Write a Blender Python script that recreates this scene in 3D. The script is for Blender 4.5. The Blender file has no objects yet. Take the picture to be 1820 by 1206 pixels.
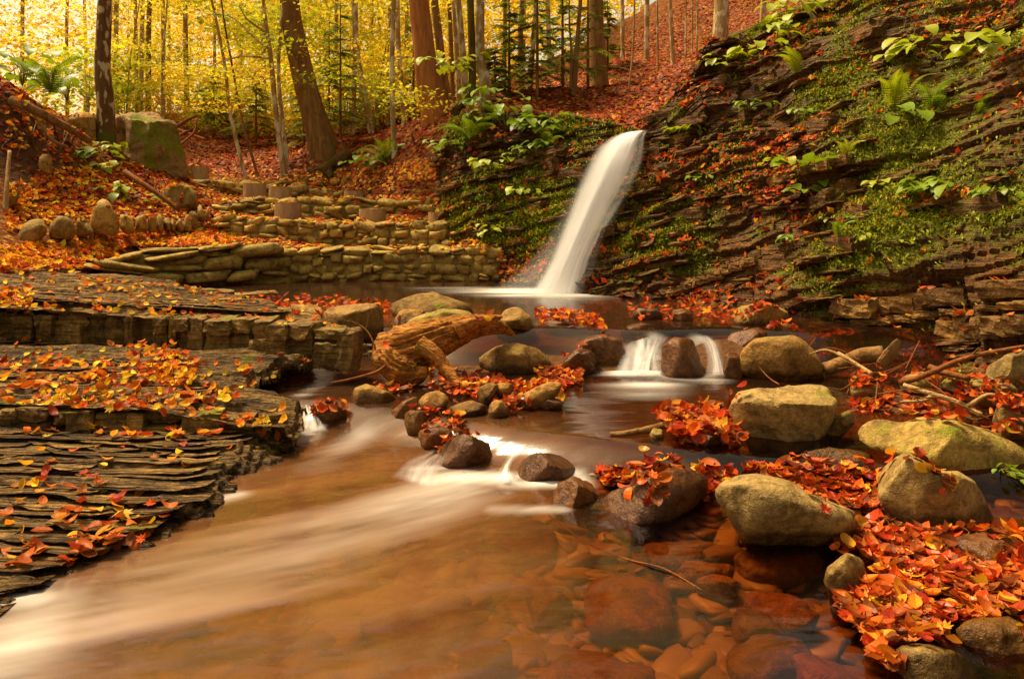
import bpy, bmesh, math, random
import numpy as np
from mathutils import Vector, Matrix
from mathutils.bvhtree import BVHTree

# ------------------------------------------------------------------ camera, sky, sun, exposure
SC = bpy.context.scene
COL = SC.collection
FPX, CU, HV, ZC = 1428.0, 910.0, 360.0, 1.35      # focal length in photo pixels, centre column, horizon row, eye height
cam_d = bpy.data.cameras.new('camera')
cam_d.sensor_width = 36.0
cam_d.lens = 36.0 * FPX / 1820.0
cam_d.shift_y = -(603.0 - HV) / 1820.0
cam_d.clip_start, cam_d.clip_end = 0.05, 500.0
cam = bpy.data.objects.new('camera', cam_d); COL.objects.link(cam)
cam.location = (0, 0, ZC); cam.rotation_euler = (math.radians(90), 0, 0)
SC.camera = cam

SUN_DIR = Vector((-0.42, 0.26, 0.95)).normalized()            # towards the sun
SUN_EL = math.asin(SUN_DIR.z); SUN_AZ = math.atan2(SUN_DIR.x, SUN_DIR.y)
world = bpy.data.worlds.new('World'); SC.world = world; world.use_nodes = True
wn = world.node_tree; wn.nodes.clear()
sky = wn.nodes.new('ShaderNodeTexSky'); sky.sky_type = 'NISHITA'; sky.sun_disc = False
sky.sun_elevation = SUN_EL; sky.sun_rotation = SUN_AZ; sky.air_density = 1.0; sky.dust_density = 4.0; sky.ozone_density = 0.6
tint = wn.nodes.new('ShaderNodeMix'); tint.data_type = 'RGBA'; tint.blend_type = 'MULTIPLY'
tint.inputs['Factor'].default_value = 1.0; tint.inputs[7].default_value = (1.0, 0.75, 0.42, 1)
bg = wn.nodes.new('ShaderNodeBackground'); bg.inputs['Strength'].default_value = 0.065
wo = wn.nodes.new('ShaderNodeOutputWorld')
wn.links.new(sky.outputs[0], tint.inputs[6]); wn.links.new(tint.outputs[2], bg.inputs[0]); wn.links.new(bg.outputs[0], wo.inputs[0])
sun_d = bpy.data.lights.new('sun', 'SUN'); sun_d.energy = 1.5; sun_d.angle = math.radians(14); sun_d.color = (1.0, 0.85, 0.58)
sun = bpy.data.objects.new('sun', sun_d); COL.objects.link(sun)
sun.rotation_euler = SUN_DIR.to_track_quat('Z', 'Y').to_euler()
SC.view_settings.view_transform = 'Standard'; SC.view_settings.look = 'None'
SC.view_settings.gamma = 1.0; SC.view_settings.exposure = 2.1
SC.render.engine = 'CYCLES'
SC.cycles.use_denoising = True
SC.cycles.max_bounces = 7; SC.cycles.diffuse_bounces = 3; SC.cycles.glossy_bounces = 2
SC.cycles.transmission_bounces = 3; SC.cycles.transparent_max_bounces = 12
SC.cycles.caustics_reflective = False; SC.cycles.caustics_refractive = False
SC.cycles.sample_clamp_indirect = 4.0; SC.cycles.volume_bounces = 0

rng = np.random.default_rng(7)
def R(a, b): return float(rng.uniform(a, b))

# ------------------------------------------------------------------ maths helpers
def A(u, v, Y):
    return np.array([(u - CU) / FPX * Y, Y, ZC - (v - HV) / FPX * Y])
def Bz(u, v, z):
    return A(u, v, (ZC - z) * FPX / (v - HV))
def project(p):
    p = np.asarray(p); return CU + p[..., 0] / p[..., 1] * FPX, HV + (ZC - p[..., 2]) / p[..., 1] * FPX

def _hash(ix, iy, iz, seed):
    h = (ix.astype(np.int64) * 374761393 + iy.astype(np.int64) * 668265263 + iz.astype(np.int64) * 2147483629 + seed * 974711) & 0xFFFFFFFF
    h = ((h ^ (h >> 13)) * 1274126177) & 0xFFFFFFFF
    h = ((h ^ (h >> 15)) * 2246822519) & 0xFFFFFFFF
    return ((h ^ (h >> 16)) & 0xFFFFFF) / float(0x1000000)
def vnoise(p, seed=0):
    p = np.asarray(p, dtype=float); i = np.floor(p).astype(np.int64); fr = p - i; w = fr * fr * (3 - 2 * fr)
    out = 0.0
    for dx in (0, 1):
        wx = w[..., 0] if dx else 1 - w[..., 0]
        for dy in (0, 1):
            wy = w[..., 1] if dy else 1 - w[..., 1]
            for dz in (0, 1):
                wz = w[..., 2] if dz else 1 - w[..., 2]
                out = out + _hash(i[..., 0] + dx, i[..., 1] + dy, i[..., 2] + dz, seed) * wx * wy * wz
    return out * 2 - 1
def fbm(p, seed=0, octv=4, gain=0.5):
    p = np.asarray(p, dtype=float); s = 0; a = 1.0; t = 0
    for k in range(octv):
        s = s + a * vnoise(p * (2.03 ** k) + 17.3 * k, seed + k); t += a; a *= gain
    return s / t
def sstep(a, b, x):
    t = np.clip((x - a) / (b - a), 0, 1); return t * t * (3 - 2 * t)
def resample(pts, n):
    """Catmull-Rom through pts, n samples evenly spaced by control parameter."""
    pts = np.asarray(pts, float); m = len(pts)
    if m == 2:
        t = np.linspace(0, 1, n)[:, None]; return pts[0] * (1 - t) + pts[1] * t
    e = np.vstack([2 * pts[0] - pts[1], pts, 2 * pts[-1] - pts[-2]])
    t = np.linspace(0, m - 1 - 1e-9, n); k = t.astype(int); f = (t - k)[:, None]
    p0, p1, p2, p3 = e[k], e[k + 1], e[k + 2], e[k + 3]
    return 0.5 * ((2 * p1) + (-p0 + p2) * f + (2 * p0 - 5 * p1 + 4 * p2 - p3) * f ** 2 + (-p0 + 3 * p1 - 3 * p2 + p3) * f ** 3)
def in_poly(u, v, poly):
    u = np.asarray(u); v = np.asarray(v); c = np.zeros(u.shape, bool); n = len(poly); j = n - 1
    for i in range(n):
        (xi, yi), (xj, yj) = poly[i], poly[j]
        if yi != yj:
            c ^= ((yi > v) != (yj > v)) & (u < (xj - xi) * (v - yi) / (yj - yi) + xi)
        j = i
    return c
def rand_in_poly(poly, n):
    us = [p[0] for p in poly]; vs = [p[1] for p in poly]; out = np.zeros((0, 2))
    while len(out) < n:
        q = np.column_stack([rng.uniform(min(us), max(us), n * 2), rng.uniform(min(vs), max(vs), n * 2)])
        out = np.vstack([out, q[in_poly(q[:, 0], q[:, 1], poly)]])
    return out[:n]

# ------------------------------------------------------------------ mesh helpers
def mesh_np(name, V, F, mat=None, smooth=True, attrs=None, colors=None):
    """V (n,3); F one array of polygons or a list of arrays with different corner counts."""
    V = np.asarray(V, dtype=np.float32)
    Fs = F if isinstance(F, list) else [F]
    Fs = [np.asarray(f, dtype=np.int32) for f in Fs if len(f)]
    me = bpy.data.meshes.new(name)
    me.vertices.add(len(V)); me.vertices.foreach_set('co', V.ravel())
    nl = sum(f.size for f in Fs); npoly = sum(len(f) for f in Fs)
    me.loops.add(nl); me.loops.foreach_set('vertex_index', np.concatenate([f.ravel() for f in Fs]))
    tot = np.concatenate([np.full(len(f), f.shape[1], np.int32) for f in Fs])
    st = np.concatenate([[0], np.cumsum(tot)[:-1]]).astype(np.int32)
    me.polygons.add(npoly); me.polygons.foreach_set('loop_start', st); me.polygons.foreach_set('loop_total', tot)
    me.polygons.foreach_set('use_smooth', np.full(npoly, bool(smooth)))
    me.update(calc_edges=True)
    if attrs:
        for k, a in attrs.items():
            at = me.attributes.new(k, 'FLOAT', 'POINT'); at.data.foreach_set('value', np.asarray(a, np.float32).ravel())
    if colors is not None:
        at = me.attributes.new('col', 'FLOAT_COLOR', 'POINT')
        c = np.asarray(colors, np.float32)
        if c.shape[1] == 3: c = np.column_stack([c, np.ones(len(c), np.float32)])
        at.data.foreach_set('color', c.ravel())
    if mat: me.materials.append(mat)
    return me
def link(name, data, parent=None, loc=None, rot=None, scale=None, **props):
    o = bpy.data.objects.new(name, data); COL.objects.link(o)
    if parent is not None: o.parent = parent
    if loc is not None: o.location = tuple(float(x) for x in loc)
    if rot is not None: o.rotation_euler = rot
    if scale is not None: o.scale = scale
    for k, v in props.items(): o[k] = v
    return o
def thing(name, label, cat, loc=(0, 0, 0), group=None, data=None, rot=None, scale=None):
    o = link(name, data, None, loc, rot, scale, label=label, category=cat)
    if group: o['group'] = group
    return o
def grid_faces(nu, nv, wrap_u=False):
    a = np.arange(nu * nv).reshape(nv, nu)
    if wrap_u: b = np.roll(a, -1, axis=1); q = np.stack([a[:-1], b[:-1], b[1:], a[1:]], -1)
    else: q = np.stack([a[:-1, :-1], a[:-1, 1:], a[1:, 1:], a[1:, :-1]], -1)
    return q.reshape(-1, 4)
_ico = {}
def ico(sub):
    if sub not in _ico:
        bm = bmesh.new(); bmesh.ops.create_icosphere(bm, subdivisions=sub, radius=1.0)
        V = np.array([v.co[:] for v in bm.verts]); F = np.array([[v.index for v in f.verts] for f in bm.faces]); bm.free()
        _ico[sub] = (V, F)
    return _ico[sub]
def tube(pts, radii, sides=10, seed=0, rough=0.0, ridge=0.0, flare=0.0, n=None, freq=6.0, cap=True):
    """Swept tapered tube through 3-D pts."""
    n = n or max(6, len(pts) * 5)
    P = resample(pts, n); rad = np.interp(np.linspace(0, 1, n), np.linspace(0, 1, len(radii)), radii)
    T = np.gradient(P, axis=0); T /= np.linalg.norm(T, axis=1)[:, None] + 1e-9
    ref = np.array([0.0, 0.0, 1.0]) if abs(T[0][2]) < 0.9 else np.array([0.0, 1.0, 0.0])
    N = np.zeros_like(P); nrm = np.cross(T[0], ref); nrm /= np.linalg.norm(nrm); N[0] = nrm
    for i in range(1, n):
        q = N[i - 1] - T[i] * np.dot(N[i - 1], T[i]); N[i] = q / (np.linalg.norm(q) + 1e-9)
    Bn = np.cross(T, N)
    th = np.linspace(0, 2 * np.pi, sides, endpoint=False)
    r = rad[:, None] * np.ones(sides)[None]
    t = np.linspace(0, 1, n)[:, None]
    if ridge: r = r * (1 + ridge * vnoise(np.stack(np.broadcast_arrays(np.cos(th)[None] * 3, np.sin(th)[None] * 3, t * 2.2), -1), seed))
    if flare: r = r * (1 + flare * np.exp(-np.maximum(0, np.concatenate([[0], np.cumsum(np.linalg.norm(np.diff(P, axis=0), axis=1))])[:, None] - 0.6) / (rad[0] * 1.6)) * (0.75 + 0.45 * np.sin(th * 4 + seed)[None] + 0.25 * np.sin(th * 7 + seed * 2)[None]))
    V = P[:, None] + (np.cos(th)[None, :, None] * N[:, None] + np.sin(th)[None, :, None] * Bn[:, None]) * r[..., None]
    if rough: V = V + rough * rad[:, None, None] * np.stack([fbm(V * freq / (rad.max() * 10) , seed + k, 3) for k in range(3)], -1)
    V = V.reshape(-1, 3); F = grid_faces(sides, n, True)
    if cap:
        V = np.vstack([V, P[0], P[-1]]); i0, i1 = n * sides, n * sides + 1
        a = np.arange(sides); b = (a + 1) % sides
        t0 = np.column_stack([b, a, np.full(sides, i0)]); t1 = np.column_stack([a + (n - 1) * sides, b + (n - 1) * sides, np.full(sides, i1)])
        return V, [F, np.vstack([t0, t1])]
    return V, [F]
def join(parts):
    """parts: list of (V, [F...]) -> one (V, [F...])"""
    Vs, quads, tris, off = [], [], [], 0
    for V, Fs in parts:
        Vs.append(V)
        for f in (Fs if isinstance(Fs, list) else [Fs]):
            f = np.asarray(f)
            if len(f) == 0: continue
            (quads if f.shape[1] == 4 else tris).append(f + off)
        off += len(V)
    return np.vstack(Vs), [np.vstack(x) for x in (quads, tris) if x]

# ------------------------------------------------------------------ materials
class NT:
    def __init__(s, name):
        s.m = bpy.data.materials.new(name); s.m.use_nodes = True; s.t = s.m.node_tree; s.t.nodes.clear()
        s.out = s.n('ShaderNodeOutputMaterial')
    def n(s, t, **kw):
        x = s.t.nodes.new(t)
        for k, v in kw.items(): setattr(x, k, v)
        return x
    def l(s, a, b): s.t.links.new(a, b)
    def noise(s, vec, scale, detail=4, rough=0.55, dist=0.0):
        x = s.n('ShaderNodeTexNoise'); x.inputs['Scale'].default_value = scale; x.inputs['Detail'].default_value = detail
        x.inputs['Roughness'].default_value = rough; x.inputs['Distortion'].default_value = dist
        if vec is not None: s.l(vec, x.inputs['Vector'])
        return x.outputs['Fac']
    def ramp(s, fac, stops):
        x = s.n('ShaderNodeValToRGB'); e = x.color_ramp.elements
        while len(e) < len(stops): e.new(0.5)
        for i, (p, c) in enumerate(stops):
            e[i].position = p; e[i].color = (c, c, c, 1) if not isinstance(c, (tuple, list)) else (*c, 1)
        s.l(fac, x.inputs[0]); return x.outputs[0]
    def mix(s, fac, a, b, blend='MIX'):
        x = s.n('ShaderNodeMix'); x.data_type = 'RGBA'; x.blend_type = blend
        for v, k in ((fac, 0), (a, 6), (b, 7)):
            if hasattr(v, 'is_linked'): s.l(v, x.inputs[k])
            elif k == 0: x.inputs[0].default_value = v
            else: x.inputs[k].default_value = (*v, 1)
        return x.outputs[2]
    def math(s, op, a, b=0.0, clamp=False):
        x = s.n('ShaderNodeMath'); x.operation = op; x.use_clamp = clamp
        for v, k in ((a, 0), (b, 1)):
            if hasattr(v, 'is_linked'): s.l(v, x.inputs[k])
            else: x.inputs[k].default_value = v
        return x.outputs[0]
    def mapping(s, vec, scale=(1, 1, 1), rot=(0, 0, 0)):
        x = s.n('ShaderNodeMapping'); x.inputs['Scale'].default_value = scale; x.inputs['Rotation'].default_value = rot
        s.l(vec, x.inputs['Vector']); return x.outputs[0]
    def attr(s, name): return s.n('ShaderNodeAttribute', attribute_name=name)
    def pos(s): return s.n('ShaderNodeNewGeometry').outputs['Position']
    def bump(s, h, strength, dist):
        x = s.n('ShaderNodeBump'); x.inputs['Strength'].default_value = strength; x.inputs['Distance'].default_value = dist
        s.l(h, x.inputs['Height']); return x.outputs[0]
    def bsdf(s, color, rough=0.7, normal=None, spec=0.4):
        x = s.n('ShaderNodeBsdfPrincipled')
        for v, k in ((color, 'Base Color'), (rough, 'Roughness'), (normal, 'Normal')):
            if v is None: continue
            if hasattr(v, 'is_linked'): s.l(v, x.inputs[k])
            elif k == 'Base Color': x.inputs[k].default_value = (*v, 1)
            else: x.inputs[k].default_value = v
        x.inputs['Specular IOR Level'].default_value = spec
        s.l(x.outputs[0], s.out.inputs[0]); return x

WARM = (1.0, 0.90, 0.62)
def rock_mat(name, c1, c2, c3, moss=0.0, wet=None, rough=0.75, layers=0.0, bump=0.012, speck=0.0, scale=1.0, tilt=0.0, mossattr=False, spec=0.2):
    """Stone: two tones, pale/dark speckle, lichen or moss on upward faces, an optional wet band at the waterline."""
    k = NT(name); p = k.pos(); c1, c2, c3 = ([x * y for x, y in zip(c, WARM)] for c in (c1, c2, c3))
    c1, c2, c3 = tuple(c1), tuple(c2), tuple(c3)
    big = k.noise(p, 3.0 * scale, 5, 0.6, 0.4); fine = k.noise(p, 38.0 * scale, 4, 0.65)
    col = k.mix(k.ramp(big, [(0.32, 0.0), (0.68, 1.0)]), c1, c2)
    col = k.mix(k.ramp(fine, [(0.45, 0.0), (0.75, 0.8)]), col, c3)
    pit = k.noise(p, 95.0 * scale, 3, 0.6)
    col = k.mix(k.ramp(pit, [(0.28, 0.75), (0.40, 0.0)]), col, tuple(x * 0.25 for x in c1))
    if speck: col = k.mix(k.math('MULTIPLY', k.ramp(k.noise(p, 60.0, 2, 0.5), [(0.66, 0.0), (0.70, 1.0)]), speck), col, (0.55, 0.46, 0.27))
    h = k.math('ADD', k.math('MULTIPLY', big, 1.0), k.math('MULTIPLY', fine, 0.35))
    h = k.math('ADD', h, k.math('MULTIPLY', pit, 0.15))
    if layers:
        lay = k.noise(k.mapping(p, (2.5, 2.5, 60.0), (0.0, tilt, 0.0)), 1.0, 4, 0.6, 0.6)
        h = k.math('ADD', h, k.math('MULTIPLY', lay, layers))
        col = k.mix(k.ramp(lay, [(0.36, 0.7), (0.52, 0.0)]), col, tuple(x * 0.35 for x in c1))
    info = k.n('ShaderNodeObjectInfo'); tone = k.ramp(info.outputs['Random'], [(0.0, (0.72, 0.70, 0.66)), (0.5, (1.0, 1.0, 1.0)), (1.0, (1.25, 1.22, 1.12))])
    stain = k.ramp(k.noise(p, 9.0 * scale, 5, 0.7, 0.8), [(0.36, (0.45, 0.42, 0.38)), (0.55, (1.0, 1.0, 1.0))])
    col = k.mix(1.0, k.mix(1.0, col, tone, 'MULTIPLY'), stain, 'MULTIPLY')
    h = k.math('ADD', h, k.math('MULTIPLY', k.noise(p, 14.0 * scale, 6, 0.7), 0.9))
    if name == 'slate':
        ln = k.noise(k.mapping(p, (2.2, 42.0, 1.0)), 1.0, 5, 0.65, 0.4); col = k.mix(k.ramp(ln, [(0.37, 0.85), (0.44, 0.0)]), col, (0.03, 0.015, 0.006)); h = k.math('ADD', h, k.math('MULTIPLY', k.ramp(ln, [(0.38, 0.0), (0.50, 1.0)]), 1.2))
    r = rough
    if moss or mossattr:
        nz = k.n('ShaderNodeSeparateXYZ'); k.l(k.n('ShaderNodeNewGeometry').outputs['Normal'], nz.inputs[0])
        mn = k.noise(p, 4.5, 5, 0.65)
        if mossattr:
            f = k.math('ADD', k.attr('moss').outputs['Fac'], k.math('MULTIPLY', k.math('SUBTRACT', k.noise(p, 30.0, 3, 0.6), 0.5), 0.9))
            f = k.ramp(f, [(0.42, 0.0), (0.62, 1.0)])
        else:
            f = k.math('MULTIPLY', k.ramp(nz.outputs[2], [(0.1, 0.0), (0.7, 1.0)]), k.ramp(mn, [(0.62 - 0.25 * moss, 0.0), (0.72 - 0.2 * moss, 1.0)]))
        mc = k.mix(k.noise(p, 24.0, 3, 0.6), (0.055, 0.065, 0.004), (0.30, 0.30, 0.010))
        col = k.mix(f, col, mc); h = k.math('ADD', h, k.math('MULTIPLY', k.math('MULTIPLY', f, k.noise(p, 160.0, 2)), 0.5))
    if wet is not None:
        sep = k.n('ShaderNodeSeparateXYZ'); k.l(p, sep.inputs[0])
        zz = k.math('ADD', sep.outputs[2], k.math('MULTIPLY', k.math('SUBTRACT', k.noise(p, 7.0, 3), 0.5), 0.10))
        w = k.ramp(k.math('MULTIPLY', zz, 1.0 / 1.0), [(max(0.0, wet - 0.015), 1.0), (wet + 0.02, 0.0)])
        col = k.mix(k.math('MULTIPLY', w, 0.85), col, k.mix(1.0, col, (0.34, 0.27, 0.22), 'MULTIPLY'))
        r = k.math('SUBTRACT', rough, k.math('MULTIPLY', w, rough - 0.22))
    k.bsdf(col, r, k.bump(h, 1.0, bump * 1.9), spec)
    return k.m

M = {}
M['boulder'] = rock_mat('boulder_stone', (0.22, 0.150, 0.060), (0.38, 0.275, 0.115), (0.50, 0.385, 0.19), moss=0.12, wet=0.07, speck=0.3)
M['boulder_mid'] = rock_mat('boulder_stone_damp', (0.20, 0.105, 0.030), (0.34, 0.195, 0.055), (0.46, 0.29, 0.10), moss=0.15, wet=0.17, speck=0.2)
M['boulder_high'] = rock_mat('boulder_stone_pool', (0.20, 0.11, 0.034), (0.34, 0.21, 0.065), (0.46, 0.31, 0.11), moss=0.25, wet=0.38)
M['boulder_wet'] = rock_mat('wet_stone', (0.085, 0.032, 0.012), (0.15, 0.062, 0.020), (0.21, 0.10, 0.036), rough=0.24, bump=0.010, spec=0.3)
M['boulder_moss'] = rock_mat('mossy_stone', (0.19, 0.13, 0.038), (0.34, 0.25, 0.080), (0.44, 0.34, 0.13), moss=0.45, wet=0.05, speck=0.35)
M['bed_stone'] = rock_mat('bed_stone', (0.15, 0.075, 0.026), (0.26, 0.14, 0.05), (0.36, 0.22, 0.08), rough=0.5)
M['bed_stone_red'] = rock_mat('bed_stone_red', (0.15, 0.055, 0.020), (0.23, 0.095, 0.032), (0.30, 0.15, 0.055), rough=0.5)
M['wall_stone'] = rock_mat('wall_stone', (0.28, 0.185, 0.050), (0.48, 0.35, 0.10), (0.58, 0.46, 0.16), moss=0.2)
M['edge_stone'] = rock_mat('edge_stone', (0.28, 0.175, 0.052), (0.40, 0.27, 0.085), (0.48, 0.34, 0.12), moss=0.05)
M['slate'] = rock_mat('slate', (0.15, 0.085, 0.031), (0.33, 0.205, 0.072), (0.47, 0.32, 0.125), layers=1.0, moss=0.08, bump=0.02, wet=0.03)
M['slate_block'] = rock_mat('slate_block', (0.13, 0.076, 0.026), (0.31, 0.195, 0.065), (0.43, 0.29, 0.11), layers=0.12, moss=0.3, bump=0.018)
M['cliff'] = rock_mat('cliff_rock', (0.060, 0.025, 0.008), (0.17, 0.080, 0.022), (0.30, 0.16, 0.05), layers=1.1, bump=0.03, tilt=-0.2, mossattr=True, rough=0.65)
M['cliff_slab'] = rock_mat('cliff_slab', (0.085, 0.037, 0.012), (0.24, 0.12, 0.034), (0.38, 0.22, 0.07), layers=0.5, moss=0.5, bump=0.02, tilt=-0.2, rough=0.65)
M['bed_block'] = rock_mat('bed_block', (0.13, 0.065, 0.024), (0.29, 0.16, 0.055), (0.40, 0.25, 0.10), moss=0.3, bump=0.018)
M['block_boulder'] = rock_mat('block_boulder', (0.20, 0.115, 0.05), (0.32, 0.20, 0.085), (0.40, 0.27, 0.12), mossattr=True)
M['soil'] = rock_mat('wall_backing', (0.20, 0.13, 0.045), (0.34, 0.24, 0.085), (0.42, 0.31, 0.12), bump=0.02)

def ground_mat():
    k = NT('forest_floor'); p = k.pos()
    vor = k.n('ShaderNodeTexVoronoi'); vor.inputs['Scale'].default_value = 13.0; vor.inputs['Randomness'].default_value = 1.0
    warp = k.n('ShaderNodeVectorMath', operation='ADD'); k.l(p, warp.inputs[0])
    nz = k.n('ShaderNodeTexNoise'); nz.inputs['Scale'].default_value = 20.0; k.l(p, nz.inputs['Vector'])
    sc = k.n('ShaderNodeVectorMath', operation='SCALE'); sc.inputs['Scale'].default_value = 0.06; k.l(nz.outputs['Color'], sc.inputs[0]); k.l(sc.outputs[0], warp.inputs[1])
    k.l(warp.outputs[0], vor.inputs['Vector'])
    sep = k.n('ShaderNodeSeparateColor'); k.l(vor.outputs['Color'], sep.inputs[0])
    litter = k.ramp(sep.outputs[0], [(0.0, (0.09, 0.022, 0.006)), (0.3, (0.20, 0.050, 0.009)), (0.6, (0.30, 0.085, 0.012)), (0.85, (0.26, 0.11, 0.02)), (1.0, (0.40, 0.19, 0.02))])
    litter = k.mix(k.ramp(vor.outputs['Distance'], [(0.25, 0.0), (0.65, 0.7)]), litter, (0.05, 0.015, 0.006))
    soil = k.mix(k.noise(p, 9.0, 5, 0.65), (0.05, 0.022, 0.009), (0.14, 0.062, 0.022))
    bare = k.attr('bare').outputs['Fac']
    f = k.ramp(k.math('ADD', bare, k.math('MULTIPLY', k.math('SUBTRACT', k.noise(p, 5.0, 4), 0.5), 0.8)), [(0.40, 0.0), (0.6, 1.0)])
    col = k.mix(f, litter, soil)
    h = k.math('ADD', k.math('MULTIPLY', vor.outputs['Distance'], 0.6), k.noise(p, 18.0, 4))
    k.bsdf(col, 0.8, k.bump(h, 1.0, 0.03), 0.05); return k.m
M['ground'] = ground_mat()

def leaf_mat(name='leaf', trans=0.35, rough=0.5):
    k = NT(name); c = k.attr('col').outputs['Color']
    b = k.bsdf(c, rough, None, 0.12)
    tr = k.n('ShaderNodeBsdfTranslucent'); k.l(c, tr.inputs[0]); mx = k.n('ShaderNodeMixShader'); mx.inputs[0].default_value = trans
    k.l(b.outputs[0], mx.inputs[1]); k.l(tr.outputs[0], mx.inputs[2]); k.l(mx.outputs[0], k.out.inputs[0]); return k.m
M['leaf'] = leaf_mat(); M['leaf_far'] = leaf_mat('crown_leaf', 0.55, 0.6); M['leaf_wet'] = leaf_mat('damp_leaf', 0.2, 0.28)

def flat_leaf(name, c1, c2, rough=0.35):
    k = NT(name); p = k.n('ShaderNodeTexCoord').outputs['Object']
    info = k.n('ShaderNodeObjectInfo')
    ad = k.n('ShaderNodeVectorMath', operation='ADD'); k.l(p, ad.inputs[0]); k.l(info.outputs['Location'], ad.inputs[1])
    col = k.mix(k.ramp(k.noise(ad.outputs[0], 14.0, 4, 0.6), [(0.3, 0.0), (0.7, 1.0)]), c1, c2)
    sp = k.n('ShaderNodeSeparateXYZ'); k.l(p, sp.inputs[0])
    vein = k.n('ShaderNodeTexWave'); vein.inputs['Scale'].default_value = 14.0; vein.inputs['Distortion'].default_value = 0.4
    vc = k.n('ShaderNodeCombineXYZ'); k.l(k.math('SUBTRACT', sp.outputs[0], k.math('MULTIPLY', k.math('ABSOLUTE', sp.outputs[1]), 0.8)), vc.inputs[0]); k.l(vc.outputs[0], vein.inputs['Vector'])
    col = k.mix(k.math('MULTIPLY', k.ramp(vein.outputs['Fac'], [(0.0, 1.0), (0.25, 0.0)]), 0.45), col, tuple(x * 0.45 for x in c1))
    b = k.bsdf(col, rough, k.bump(vein.outputs['Fac'], 0.3, 0.002), 0.18)
    tr = k.n('ShaderNodeBsdfTranslucent'); k.l(col, tr.inputs[0]); mx = k.n('ShaderNodeMixShader'); mx.inputs[0].default_value = 0.3
    k.l(b.outputs[0], mx.inputs[1]); k.l(tr.outputs[0], mx.inputs[2]); k.l(mx.outputs[0], k.out.inputs[0]); return k.m
LEAFC = {'red': ((0.30, 0.028, 0.010), (0.46, 0.06, 0.014)), 'orange': ((0.50, 0.11, 0.014), (0.66, 0.20, 0.02)), 'rust': ((0.34, 0.07, 0.016), (0.50, 0.13, 0.025)),
         'yellow': ((0.66, 0.36, 0.02), (0.76, 0.50, 0.035)), 'brown': ((0.17, 0.055, 0.02), (0.28, 0.10, 0.03)), 'amber': ((0.58, 0.22, 0.02), (0.72, 0.34, 0.03))}
for c, (a, b) in LEAFC.items(): M['leaf_' + c] = flat_leaf(c + '_leaf', (a[0], a[1] * 0.88, a[2] * 0.7), (b[0], b[1] * 0.88, b[2] * 0.7))

def bark_mat(name, c1, c2, patch=None, moss=0.0, vscale=1.0, mosstop=None):
    k = NT(name); p = k.pos(); c1 = tuple(x * y for x, y in zip(c1, WARM)); c2 = tuple(x * y for x, y in zip(c2, WARM))
    n1 = k.noise(k.mapping(p, (14 * vscale, 14 * vscale, 2.5 * vscale)), 1.0, 5, 0.65, 0.5); n2 = k.noise(p, 30.0 * vscale, 4)
    col = k.mix(k.ramp(n1, [(0.3, 0.0), (0.7, 1.0)]), c1, c2)
    if patch:
        pt = k.ramp(k.noise(k.mapping(p, (1, 1, 0.55)), 8.5, 3, 0.45), [(0.52, 0.0), (0.57, 1.0)]); col = k.mix(k.math('MULTIPLY', pt, 0.85), col, patch)
    if moss:
        mm = k.noise(p, 4.0, 4)
        if mosstop is not None:
            sp = k.n('ShaderNodeSeparateXYZ'); k.l(p, sp.inputs[0])
            mm = k.math('ADD', mm, k.math('MULTIPLY', k.math('SUBTRACT', mosstop, sp.outputs[2]), 0.9))
        f = k.ramp(mm, [(0.62 - 0.2 * moss, 0.0), (0.70, 1.0)]); col = k.mix(f, col, k.mix(n2, (0.05, 0.055, 0.006), (0.17, 0.16, 0.015)))
    k.bsdf(col, 0.85, k.bump(k.math('ADD', n1, k.math('MULTIPLY', n2, 0.3)), 1.0, 0.03), 0.08); return k.m
M['bark_brown'] = bark_mat('brown_bark', (0.12, 0.06, 0.026), (0.32, 0.19, 0.085), moss=0.1)
M['bark_pale'] = bark_mat('pale_bark', (0.26, 0.18, 0.10), (0.46, 0.35, 0.20), (0.66, 0.56, 0.36))
M['bark_mottled'] = bark_mat('mottled_bark', (0.09, 0.045, 0.022), (0.19, 0.105, 0.05), (0.55, 0.45, 0.26), moss=0.3, mosstop=2.6)
M['bark_red'] = bark_mat('reddish_bark', (0.28, 0.10, 0.035), (0.50, 0.23, 0.10), moss=0.1, mosstop=2.6)
M['bark_grey'] = bark_mat('greybrown_bark', (0.22, 0.14, 0.07), (0.48, 0.34, 0.18), (0.62, 0.52, 0.32))
M['bark_moss'] = bark_mat('mossy_bark', (0.05, 0.028, 0.010), (0.12, 0.07, 0.025), moss=0.7)
M['twig'] = bark_mat('twig_bark', (0.13, 0.05, 0.02), (0.26, 0.11, 0.045))
M['twig_pale'] = bark_mat('pale_twig', (0.28, 0.17, 0.09), (0.48, 0.34, 0.2))
M['drift_old'] = bark_mat('driftwood', (0.10, 0.032, 0.007), (0.56, 0.27, 0.055), vscale=1.6)
M['stump_side'] = bark_mat('stump_bark', (0.32, 0.20, 0.13), (0.52, 0.36, 0.25), vscale=1.5)
def drift_mat():
    k = NT('driftwood'); p = k.pos(); v = k.mapping(p, (5, 26, 26), (0.0, -0.35, 0.0))
    n1 = k.noise(v, 1.0, 5, 0.6, 0.7); n2 = k.noise(k.mapping(p, (9, 70, 70), (0.0, -0.35, 0.0)), 1.0, 3, 0.6)
    col = k.mix(k.ramp(n1, [(0.30, 0.0), (0.62, 1.0)]), (0.16, 0.046, 0.007), (0.56, 0.225, 0.032))
    col = k.mix(k.ramp(n2, [(0.36, 0.75), (0.5, 0.0)]), col, (0.10, 0.03, 0.006)); col = k.mix(k.ramp(k.noise(p, 7.0, 4), [(0.6, 0.0), (0.72, 0.6)]), col, (0.26, 0.22, 0.02))
    k.bsdf(col, 0.75, k.bump(k.math('ADD', n1, k.math('MULTIPLY', n2, 0.5)), 1.0, 0.035), 0.15); return k.m
M['drift'] = drift_mat()
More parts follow.
